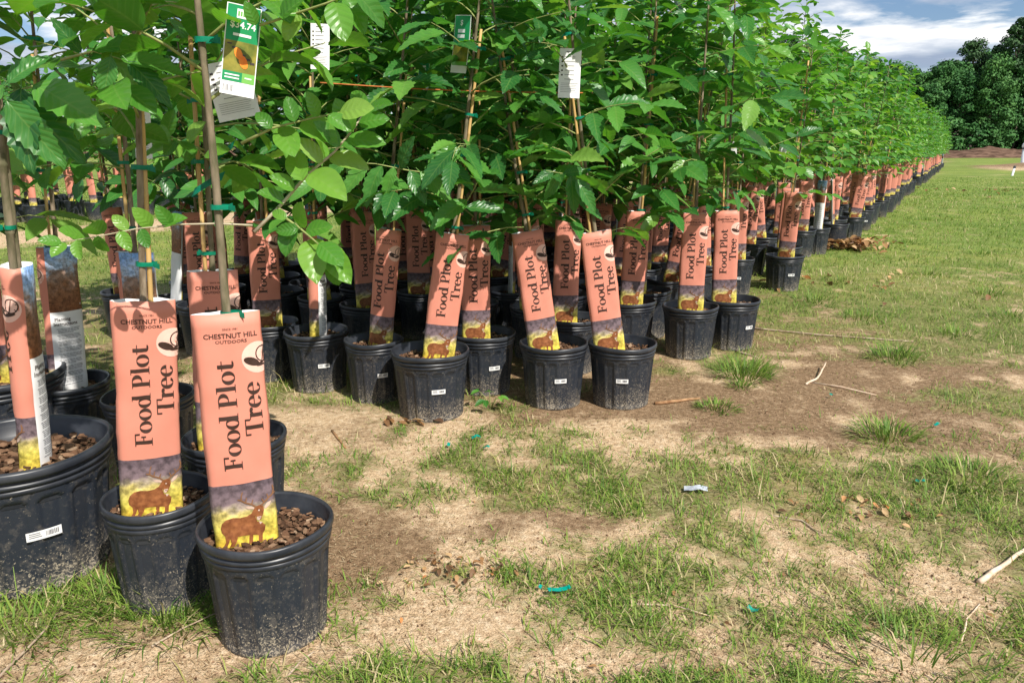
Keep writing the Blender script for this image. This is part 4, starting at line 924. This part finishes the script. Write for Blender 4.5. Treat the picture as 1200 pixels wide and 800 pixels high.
# ------------------------------------------------------------------ cards hung on the stems
def card(name, M, w, h, style, label, group=None):
    """a thin curved card, face -Y, hung from its top middle"""
    b = MB(); n, k = 8, 10
    def cp(u, v, o): return Vector((u * w, -0.10 * w * (1 - (2 * u) ** 2) * .5 - o - .06 * h * (v * v), -v * h))
    vs = [cp(i / n - .5, j / k, 0) for j in range(k + 1) for i in range(n + 1)]; vb = [v + Vector((0, .0007, 0)) for v in vs]
    fs = [(j * (n + 1) + i, (j + 1) * (n + 1) + i, (j + 1) * (n + 1) + i + 1, j * (n + 1) + i + 1) for j in range(k) for i in range(n)]
    b.add(vs, fs, 0); b.add(vb, [tuple(reversed(f)) for f in fs], 0)
    mats = [M_white, M_tagg, M_tagg2, M_tagpic, M_orange, M_grey_ink, M_dtrunk]
    def panel(u0, v0, u1, v1, mi, o, nn=8, mm=5):
        vs = [cp(u0 + (u1 - u0) * i / nn, v0 + (v1 - v0) * j / mm, o) for j in range(mm + 1) for i in range(nn + 1)]
        b.add(vs, [(j * (nn + 1) + i, (j + 1) * (nn + 1) + i, (j + 1) * (nn + 1) + i + 1, j * (nn + 1) + i + 1) for j in range(mm) for i in range(nn)], mi)
    def text(t_, u, v, em, mi, o):
        for P in font_tris(t_, .02): b.add([cp(u + p[0] * em / w, v - p[1] * em / h, o) for p in P], [(0, 1, 2)], mi)
    rr = random.Random(5)
    if style == 'price':
        panel(-.47, .01, .47, .40, 1, .0004); panel(-.20, .05, .16, .15, 0, .0009, 4, 2)
        for q_ in range(4): panel(-.17 + .075 * q_, .075, -.12 + .075 * q_, .125, 2, .0014, 1, 1)
        text('$34.74', 0, .255, w * .27, 0, .0010); panel(-.26, .315, .26, .345, 0, .0010, 4, 1)
        panel(-.47, .40, .47, .74, 3, .0004); panel(-.47, .74, .10, .85, 1, .0005, 5, 2); panel(.10, .74, .47, .85, 2, .0005, 3, 2)
        for q_ in range(2): panel(-.40, .77 + q_ * .035, .02, .785 + q_ * .035, 0, .0010, 4, 1)
        panel(.18, .785, .38, .80, 0, .0010, 2, 1)
        for (cu, cv, ru, rv) in ((-.06, .535, .13, .062), (.10, .62, .14, .068)):
            P = [(cu + ru * math.cos(t_), cv + rv * math.sin(t_) + .2 * ru * math.cos(t_)) for t_ in [2 * math.pi * i / 14 for i in range(14)]]
            for i in range(14): b.add([cp(cu, cv, .0011), cp(*P[(i + 1) % 14], .0011), cp(*P[i], .0011)], [(0, 1, 2)], 4)
        for i in range(6): panel(-.40 + i * .14, .43 + i * .035, -.27 + i * .14, .445 + i * .037, 6, .0009 + i * .00002, 2, 1)
        u = -.42
        while u < -.12: bw = rr.choice((.012, .022)); panel(u, .89, u + bw, .96, 5, .0009, 1, 1); u += bw + rr.choice((.012, .022))
    elif style == 'green':
        panel(-.47, .01, .47, .50, 1, .0004); text('$', 0, .17, w * .3, 0, .001)
        for q_ in range(2): panel(-.22, .24 + q_ * .09, .22, .30 + q_ * .09, 0, .0010, 4, 1)
        panel(-.47, .50, .47, .80, 3, .0004); panel(-.47, .80, .47, .87, 2, .0004)
    else:
        for q_ in range(6):
            if q_ < 5: panel(-.40, .16 + q_ * .09, -.32, .19 + q_ * .09, 6, .0008, 1, 1)
            panel(-.24, .165 + q_ * .09, .30 - .12 * rr.random(), .174 + q_ * .09, 5, .0008, 4, 1)
        for q_ in range(6): panel(-.40, .70 + q_ * .035, .40 - .1 * rr.random(), .706 + q_ * .035, 5, .0008, 4, 1)
        panel(-.2, .06, .2, .075, 5, .0008, 4, 1)
    o = b.build(name, mats, None, True, M)
    return tag(o, label, 'price card' if style != 'white' else 'card', group)
def face(px, py, Y, roll=0, yaw=0, pitch=0): return Matrix.Translation(at(px, py, Y)) @ Matrix.Rotation(R(yaw), 4, 'Z') @ Matrix.Rotation(R(roll), 4, 'Y') @ Matrix.Rotation(R(pitch), 4, 'X')
card('price_card', face(287, 7, 1.555, 10, 22), .062, .165, 'price', 'curled green price card with orange fruit picture reading $34.74')
card('care_card', face(262, 72, 1.66, -12, 15), .085, .115, 'white', 'wide white text card hanging behind the green fruit card')
card('care_card', face(375, 28, 2.30, 3, 5), .052, .122, 'white', 'narrow white bulleted card among leaves beyond the green fruit card')
card('care_card', face(165, 118, 2.25, 2, 8), .045, .158, 'white', 'tall white bulleted card hanging by bamboo canes of the front cluster')
card('price_card', face(543, 18, 3.08, 6, -42), .085, .205, 'green', 'dark green price card turned aside on the leaning bamboo cane')
card('price_card', face(497, 68, 3.7, 2, -30), .06, .14, 'green', 'shaded green price card deep among leaves above the twine')
card('care_card', face(669, 57, 3.18, 2, 0), .085, .185, 'white', 'white bulleted card tied over the stem at the end of the twine')
far_cards = ((918, 178, 6.6), (985, 158, 9.3), (1003, 170, 10.5), (1052, 182, 14.5), (858, 172, 5.4), (88, 147, 12.0), (113, 148, 12.6), (1040, 176, 13.5))
for k, (px, py, Y) in enumerate(far_cards):
    card('care_card', face(px, py - 6, Y, rg.uniform(-12, 12), rg.uniform(-30, 10)), .09, .15, 'white', 'small pale card glinting among leaves of the block across the alley' if px < 200 else 'small pale card glinting among leaves farther along the row', 'cards across the alley' if px < 200 else 'pale cards along the row').scale = (.7, .7, .7)
# ------------------------------------------------------------------ twine
M_twine = simple('orange_twine', (0.42, 0.10, 0.02), (0.55, 0.20, 0.06), 60, 0.8)
b = MB(); b.tube([at(375 + (683 - 375) * t_, 97 + 12 * t_ + 5 * math.sin(math.pi * t_) * .6, 2.95 + .30 * t_) for t_ in [i / 14 for i in range(15)]], .0024, 5)
tag(b.build('twine', M_twine), 'orange twine stretched between stems at head height of the leaves', 'twine')

# ------------------------------------------------------------------ things lying on the ground
M_stick = simple('grey_stick', (0.26, 0.18, 0.12), (0.50, 0.40, 0.30), 40, 0.85, 0.3, 0.2)
M_stickb = simple('brown_stick', (0.22, 0.11, 0.05), (0.42, 0.25, 0.13), 40, 0.8, 0.3, 0.2)
M_sticklight = simple('pale_peeled_stick', (0.55, 0.38, 0.26), (0.72, 0.58, 0.45), 30, 0.7, 0.2, 0.2)
def stick(pts, r, m, label, fork=None):
    b = MB(); P = [ground(px, py) + Vector((0, 0, r * .8 + dz)) for (px, py, dz) in pts]; Q = []
    for i in range(len(P) - 1):
        for k in range(4): Q.append(P[i].lerp(P[i + 1], k / 4) + Vector((rg.uniform(-1, 1), rg.uniform(-1, 1), 0)) * r * .35)
    Q.append(P[-1]); b.tube(Q, [r * (1 - .4 * i / (len(Q) - 1)) * rg.uniform(.88, 1.1) for i in range(len(Q))], 7)
    if fork: b.tube([ground(q_[0], q_[1]) + Vector((0, 0, r * .7 + q_[2])) for q_ in fork], [r * .7] * (len(fork) - 1) + [r * .3], 6)
    return tag(b.build('stick', m), label, 'stick')
stick([(1147, 684, 0), (1180, 662, .004), (1222, 634, .01)], .0085, M_sticklight, 'thick pale peeled stick lying alone on the grass')
stick([(768, 474, 0), (795, 471, 0), (820, 468, 0)], .0085, M_stickb, 'short orange-brown cane piece on bare dirt near the corner pot')
stick([(944, 451, 0), (958, 446, .01), (967, 432, .03)], .006, M_sticklight, 'crooked pale twig on the bare dirt patch', [(950, 449, 0), (985, 455, .004), (1028, 464, 0)])
stick([(-12, 805, 0), (30, 765, .004), (58, 735, .004), (77, 706, 0)], .0034, M_stick, 'long thin twig pointing at the widest pot')
stick([(178, 758, 0), (215, 738, .004), (258, 722, .012)], .0026, M_stick, 'thin twig leaning against the foremost pot')
stick([(389, 506, 0), (405, 526, 0)], .006, M_stickb, 'short stub of stick on sand beside the front cluster')
stick([(902, 604, 0), (940, 612, .004), (962, 628, 0)], .0032, M_stick, 'thin bent twig in the middle of the grass')
stick([(745, 708, 0), (790, 712, .006), (832, 722, 0)], .0022, M_sticklight, 'straw-like pale twig among sparse grass')
stick([(880, 385, 0), (960, 394, .005), (1070, 401, 0)], .006, M_stick, 'long straight grey stick lying across the lawn')
stick([(1127, 752, 0), (1132, 730, .01), (1148, 708, 0)], .0026, M_sticklight, 'small curved twig below the thick pale stick')
stick([(335, 795, 0), (352, 778, .004), (368, 764, 0)], .0028, M_stick, 'small twig on the sand in front of the foremost pot')
stick([(862, 412, 0), (888, 420, 0)], .006, M_stick, 'dark twig end by the grass tuft')
for (pa, pb, pc) in (((226, 226, 2.12), (248, 212, 2.08), (262, 206, 2.1)), ((246, 194, 2.1), (258, 182, 2.07), (274, 169, 2.1))):
    b = MB(); P = [at(*q_) - A4.location for q_ in (pa, pb, pc)]; w_ = Vector((.006, 0, .012)); vs = [v for q_ in P for v in (q_ - w_, q_ + w_)]
    b.add(vs, [(0, 2, 3, 1), (2, 4, 5, 3)]); b.build('ribbon', M_tie, A4)
M_tape = simple('teal_tape', (0.0, 0.22, 0.17), (0.0, 0.32, 0.25), 60, 0.35, 0.1)
def scrap(px, py, w, l, az, m, label, cat='tape scrap', name='tape_scrap'):
    p = ground(px, py); b = MB(); n = 6; vs = []
    for i in range(n + 1):
        t_ = i / n - .5
        for k in (-.5, .5): vs.append((t_ * l, k * w + .1 * w * math.sin(i * 2.1), .013 + .004 * math.sin(i * .8 + px) + .002 * k))
    o_ = len(vs); vs += [(v[0], v[1], v[2] - .0008) for v in vs]
    b.add(vs, [(2 * i, 2 * i + 2, 2 * i + 3, 2 * i + 1) for i in range(n)] + [(o_ + 2 * i + 1, o_ + 2 * i + 3, o_ + 2 * i + 2, o_ + 2 * i) for i in range(n)])
    o = b.build(name, m, None, True, Matrix.Translation((p.x, p.y, .004)) @ Matrix.Rotation(R(az), 4, 'Z')); return tag(o, label, cat)
scrap(655, 696, .013, .062, 22, M_tape, 'longest teal tape strip lying on sparse grass')
scrap(634, 693, .008, .014, 60, M_tape, 'tiny teal tape crumb beside the longest strip')
scrap(882, 720, .012, .026, -40, M_tape, 'teal tape curl between two straw patches in the open grass')
scrap(558, 516, .018, .034, 15, M_tape, 'crumpled green tape scrap in grass before the row corner')
scrap(526, 525, .012, .018, 70, M_tape, 'small green tape scrap below the leaning cane pot')
scrap(570, 528, .010, .024, -10, M_tape, 'folded green tape scrap next to the crumpled one')
scrap(1078, 568, .014, .03, -35, M_tape, 'teal tape scrap next to dry leaves on the lawn')
scrap(1098, 501, .012, .03, 20, M_tape, 'pale teal tape scrap near the large grass tufts')
scrap(974, 466, .012, .02, 50, M_tape, 'teal tape dot at the edge of the bare dirt')
M_foil = simple('grey_plastic', (0.30, 0.33, 0.38), (0.62, 0.66, 0.72), 40, 0.35, 0.2)
scrap(815, 577, .03, .075, -12, M_foil, 'crumpled grey plastic scrap lying in the grass', 'plastic scrap', 'plastic_scrap')

def tuft(px, py, n, ln, sp, label, dry=.15):
    p = ground(px, py); rr = np.random.RandomState(int(px)); r = sp * np.sqrt(rr.rand(n)); th = rr.rand(n) * 6.283
    P = np.stack([p.x + r * np.cos(th), p.y + r * np.sin(th), np.full(n, -.004)], -1); az = th + rr.randn(n) * .5
    o = strips('grass_tuft', P, az, R(78) - r / sp * R(52) + rr.randn(n) * R(7), ln * (.6 + .6 * rr.rand(n)), .003 + .003 * rr.rand(n), R(10) + rr.rand(n) * R(35), np.clip(rr.rand(n) * .6 + (rr.rand(n) < dry) * .4, 0, 1), M_grass, label, 'grass tuft', None)
    return o
tuft(872, 440, 320, .13, .13, 'lush grass tuft beside the outermost pot of the corner')
tuft(868, 454, 90, .06, .05, 'small round grass clump under the lush tuft')
tuft(1040, 512, 260, .10, .12, 'spiky grass tuft on the sandy edge of the dirt patch', .35)
tuft(1135, 562, 240, .095, .13, 'straw-flecked grass tuft farther out on the lawn', .45)
tuft(1048, 420, 240, .11, .14, 'grass tuft beyond the crooked pale twig')
tuft(840, 478, 160, .055, .08, 'low mossy grass clump near the orange-brown cane')
tuft(205, 715, 190, .11, .16, 'tall thin grass growing at the foot of the slim pot')
tuft(128, 705, 90, .09, .08, 'grass sprouting between the widest and the slim pot')
tuft(20, 738, 180, .075, .17, 'flattened grass patch in front of the widest pot')
tuft(1068, 782, 140, .09, .16, 'loose bright grass clump at the sandy foreground')
tuft(262, 690, 60, .10, .05, 'few grass blades squeezed beside the foremost pot')
for k, (px, py) in enumerate(((985, 330), (1090, 322), (1160, 345), (1010, 372), (1150, 298), (1060, 285), (1120, 392), (955, 352), (1185, 372), (1085, 258))):
    tuft(px, py, 120, .075 + .01 * (k % 3), .16, 'dark green grass tuft scattered on the lawn beside the row', .1)['group'] = 'tufts on the lawn'
# a weed by the row corner
wp = ground(575, 478); wr = empty('weed', wp); tag(wr, 'small broad-leaved weed growing between two front pots', 'weed')
b = MB(); ends = []
for k in range(5):
    a = k * 1.3 + .4; e = Vector((math.cos(a) * .05, math.sin(a) * .04 - .01, .05 + .015 * (k % 3))); b.tube([(0, 0, -.005), e * .5 + Vector((0, 0, .012)), e], [.0018, .0015, .001], 5); ends.append((e, a))
b.build('stalk', M_twig, wr)
for e, a in ends:
    for q_ in (-.6, .5): link('leaf', rg.choice(LEAVES['F']), wr, leaf_M(e, Vector((math.cos(a + q_), math.sin(a + q_), -.1)), (0, -.3, 1), rg.uniform(.035, .055)))
# fallen leaves
M_dead = blade_material('dead_leaf', [(0, (0.11, 0.06, 0.035)), (0.4, (0.27, 0.14, 0.06)), (0.7, (0.46, 0.27, 0.12)), (0.9, (0.62, 0.44, 0.24)), (1, (0.66, 0.22, 0.05))])
def dead_leaves(name, lst, label):
    V, F, Tn = [], [], []
    for (x_, y_, z_, sz) in lst:
        vs, fs, uv = leaf_geo('F', 5, rg); M = Matrix.Translation((x_, y_, z_)) @ Matrix.Rotation(rg.uniform(0, 6.28), 4, 'Z') @ Matrix.Rotation(R(rg.uniform(-30, 30)), 4, 'X') @ Matrix.Rotation(R(rg.uniform(-30, 30)), 4, 'Y') @ Matrix.Scale(sz, 4)
        o_ = len(V); V += [tuple(M @ (Vector(v) + Vector((0, -.5, .15 + .25 * math.sin(v[0] * 9) * v[0])))) for v in vs[:-4]]; F += [tuple(i + o_ for i in f) for f in fs[:-1]]; Tn += [rg.random()] * (len(vs) - 4)
    me = bpy.data.meshes.new(name); me.from_pydata(V, [], F); a = me.attributes.new('tint', 'FLOAT', 'POINT'); a.data.foreach_set('value', np.array(Tn, np.float32)); me.materials.append(M_dead); me.polygons.foreach_set('use_smooth', [True] * len(F))
    return tag(link(name, me), label, 'fallen leaves', None, 'stuff')
def spot(px, py, n, rx, ry, hgt, lo, hi):
    p = ground(px, py); return [(p.x + rg.gauss(0, rx * .5), p.y + rg.gauss(0, ry * .5), .006 + hgt * rg.random(), rg.uniform(lo, hi)) for _ in range(n)]
dead_leaves('leaf_heap', spot(990, 292, 190, .42, .30, .10, .07, .13), 'heap of dry tan leaves at the lawn edge of the row')
dead_leaves('leaf_litter', spot(538, 668, 70, .16, .09, .008, .010, .026) + spot(1020, 600, 45, .22, .12, .008, .014, .034) + spot(480, 497, 10, .12, .03, .008, .04, .07) + [(*(lambda q_: (q_.x, q_.y))(ground(rg.uniform(400, 1200), rg.uniform(400, 800))), .006, rg.uniform(.010, .024)) for _ in range(70)] + spot(1150, 225, 30, 2.5, 3, .02, .1, .16) + spot(965, 330, 30, 1.0, .8, .01, .05, .09), 'scattered dead leaves on the open ground')

# ------------------------------------------------------------------ white utility post and pipe by the dirt mound
pp = ground(1199, 198); up_ = empty('utility_post', pp); tag(up_, 'white utility post with a rounded dark-banded cap on a dirt mound', 'post')
def lathe(prof, seg=16):
    b = MB(); vs = [(r * math.cos(2 * math.pi * k / seg), r * math.sin(2 * math.pi * k / seg), z) for r, z in prof for k in range(seg)]
    fs = [(i * seg + k, i * seg + (k + 1) % seg, (i + 1) * seg + (k + 1) % seg, (i + 1) * seg + k) for i in range(len(prof) - 1) for k in range(seg)]
    b.add(vs, fs + [tuple(range((len(prof) - 1) * seg, len(prof) * seg))]); return b
M_pvc = simple('white_pvc', (0.66, 0.68, 0.72), (0.80, 0.81, 0.83), 6, 0.45)
M_darkband = simple('dark_rubber', (0.03, 0.03, 0.035), (0.06, 0.06, 0.065), 10, 0.6)
lathe([(.17, -.2), (.17, 1.02)]).build('post_body', M_pvc, up_); lathe([(.18, 1.02), (.18, 1.10)]).build('band', M_darkband, up_); lathe([(.21, 1.10), (.215, 1.2), (.19, 1.30), (.12, 1.36), (.03, 1.38)]).build('cap', M_pvc, up_)
pp = ground(1186, 206); pi_ = empty('vent_pipe', pp); tag(pi_, 'short white pipe with black cap poking out of the lawn', 'pipe')
lathe([(.042, -.1), (.042, .30)]).build('pipe', M_pvc, pi_, True, lean_M(9)); lathe([(.05, .30), (.05, .38), (.02, .40)]).build('cap', M_darkband, pi_, True, lean_M(9))

# ------------------------------------------------------------------ dirt berm and woodland
M_berm = simple('brush_and_dirt', (0.06, 0.035, 0.024), (0.17, 0.105, 0.075), 2.2, 0.95, 0.6, 0.1, (0.5, 1.6, 2.5))
b = MB(); vs = []; NX = 260
for i in range(NX + 1):
    x_ = -60 + 220 * i / NX
    for k in range(9):
        a = k / 8; y_ = 86 + 7 * a; hgt = 1.25 * math.sin(math.pi * a) ** .8 * (.72 + .55 * noise.noise((x_ * .35, a * 2, 1)) + .35 * noise.noise((x_ * 1.4, a * 5, 7))) ; vs.append((x_, y_ + .3 * noise.noise((x_, 3, a)), max(hgt, 0) - .05))
b.add(vs, [(i * 9 + k, (i + 1) * 9 + k, (i + 1) * 9 + k + 1, i * 9 + k + 1) for i in range(NX) for k in range(8)])
tag(b.build('dirt_berm', M_berm, None, False), kind='structure')
def forest_mat(name, stops):
    m, nt, bb = mat(name, (0.04, 0.1, 0.02), 0.6, 0.2); a = nt.nodes.new('ShaderNodeAttribute'); a.attribute_name = 'tint'; oi = nt.nodes.new('ShaderNodeObjectInfo')
    t_ = math_n(nt, 'ADD', math_n(nt, 'MULTIPLY', a.outputs['Fac'], .65), math_n(nt, 'MULTIPLY', oi.outputs['Random'], .35)); L(nt, ramp(nt, t_, stops).outputs[0], bb.inputs['Base Color']); return m
M_for = forest_mat('woodland_foliage', [(0, (0.022, 0.085, 0.024)), (0.5, (0.048, 0.145, 0.034)), (1, (0.095, 0.215, 0.05))])
M_pine = forest_mat('pine_foliage', [(0, (0.02, 0.055, 0.02)), (0.5, (0.034, 0.085, 0.028)), (1, (0.055, 0.115, 0.034))])
M_ftrunk = simple('woodland_trunk', (0.12, 0.095, 0.07), (0.26, 0.22, 0.18), 4, 0.9)
def forest_tree(rng, H, rx, base, nl, n, m, size=(.22, .5)):
    """trunk mesh and crown mesh"""
    b = MB(); bend = rng.uniform(-.5, .5); trunk = [(bend * (i / 6) ** 2, 0, H * .92 * i / 6) for i in range(7)]; b.tube(trunk, [.17 * (1 - .8 * i / 6) + .02 for i in range(7)], 7)
    lobes = []
    for i in range(nl):
        f = (i + .5) / nl; z = base + (H - base) * (f ** .85); w = rx * (math.sin(math.pi * min(.96, .18 + .78 * f)) ** .7); a = i * 2.4 + rng.uniform(-.6, .6); q_ = w * rng.uniform(.35, 1.0)
        c = Vector((math.cos(a) * q_ + bend * (z / H) ** 2, math.sin(a) * q_, z)); r = rng.uniform(.4, 1.0) * rx * .42; lobes.append((c, r)); b.tube([(bend * (z / H) ** 2 * .7, 0, z * .82), c * .6 + Vector((0, 0, z * .36)), c], [.06, .04, .02], 5)
    tm = b.mesh('trunk', M_ftrunk); V, F, Tn = [], [], []
    for k in range(n):
        c, r = lobes[rng.randrange(nl)]; d = Vector((rng.gauss(0, 1), rng.gauss(0, 1), rng.gauss(0, 1) * .9 + .25)).normalized(); p = c + Vector((d.x, d.y, d.z * .72)) * r * rng.uniform(.45, 1.25)
        nrm = (d + Vector((rng.gauss(0, .5), rng.gauss(0, .5), rng.gauss(0, .5) + .35))).normalized(); t1 = nrm.orthogonal().normalized(); t1 = Matrix.Rotation(rng.uniform(0, 6.28), 3, nrm) @ t1; t2 = nrm.cross(t1); s_ = rng.uniform(*size); o_ = len(V)
        V += [tuple(p + t1 * s_), tuple(p + t2 * s_ * .55 + nrm * s_ * .12), tuple(p - t1 * s_ * .9), tuple(p - t2 * s_ * .6 + nrm * s_ * .1)]; F.append((o_, o_ + 1, o_ + 2, o_ + 3)); Tn += [min(1, max(0, .5 + .4 * noise.noise(c * 2) + rng.gauss(0, .18)))] * 4
    me = bpy.data.meshes.new('crown'); me.from_pydata(V, [], F); a = me.attributes.new('tint', 'FLOAT', 'POINT'); a.data.foreach_set('value', np.array(Tn, np.float32)); me.materials.append(m); return tm, me
fr = random.Random(17)
FT = [forest_tree(fr, 11.5, 3.0, .9, 40, 9500, M_for, (.11, .27)) for _ in range(4)] ; FP = [forest_tree(fr, 13.5, 2.4, 5.5, 28, 6000, M_pine, (.11, .25)) for _ in range(2)]; FS = [forest_tree(fr, 3.2, 1.7, .4, 14, 2200, M_for, (.09, .22)) for _ in range(3)]
def plant(name, pair, x_, y_, sc_, label, cat, group):
    e = empty(name, (x_, y_, -.05), fr.uniform(0, 6.28)); tag(e, label, cat, group); k = Matrix.Diagonal((sc_ * fr.uniform(.9, 1.15), sc_ * fr.uniform(.9, 1.15), sc_, 1)); link('trunk', pair[0], e, k); c = link('crown', pair[1], e, k); c['kind'] = 'stuff'
x_ = -70.0
while x_ < 105:
    inview = x_ > 30
    for row in range(4 if inview else 2):
        y_ = 95 + row * 3.6 + fr.uniform(-1.5, 1.5)
        if fr.random() < .18 and row > 1: plant('pine_tree', fr.choice(FP), x_ + fr.uniform(-1.5, 1.5), y_, fr.uniform(.9, 1.08), 'dark rounded pine rising above the far woodland edge', 'tree', 'woodland pines')
        else: plant('woodland_tree', fr.choice(FT), x_ + fr.uniform(-1.5, 1.5), y_, fr.uniform(.70, .98) + row * .05, 'leafy green tree in the far woodland edge', 'tree', 'trees of the far woodland')
    if inview: plant('woodland_shrub', fr.choice(FS), x_ + fr.uniform(-2, 2), 92.5 + fr.uniform(-.6, .8), fr.uniform(.8, 1.5), 'low green shrub growing behind the dirt berm', 'shrub', 'shrubs behind the berm')
    x_ += 3.0 if inview else 6.5
x_, y_ = at(1178, 173, 97).x, 97
plant('pine_tree', FP[0], x_, y_, 1.17, 'tallest dark pine crown of the far woodland', 'tree', None)
print('objects', len(bpy.data.objects))
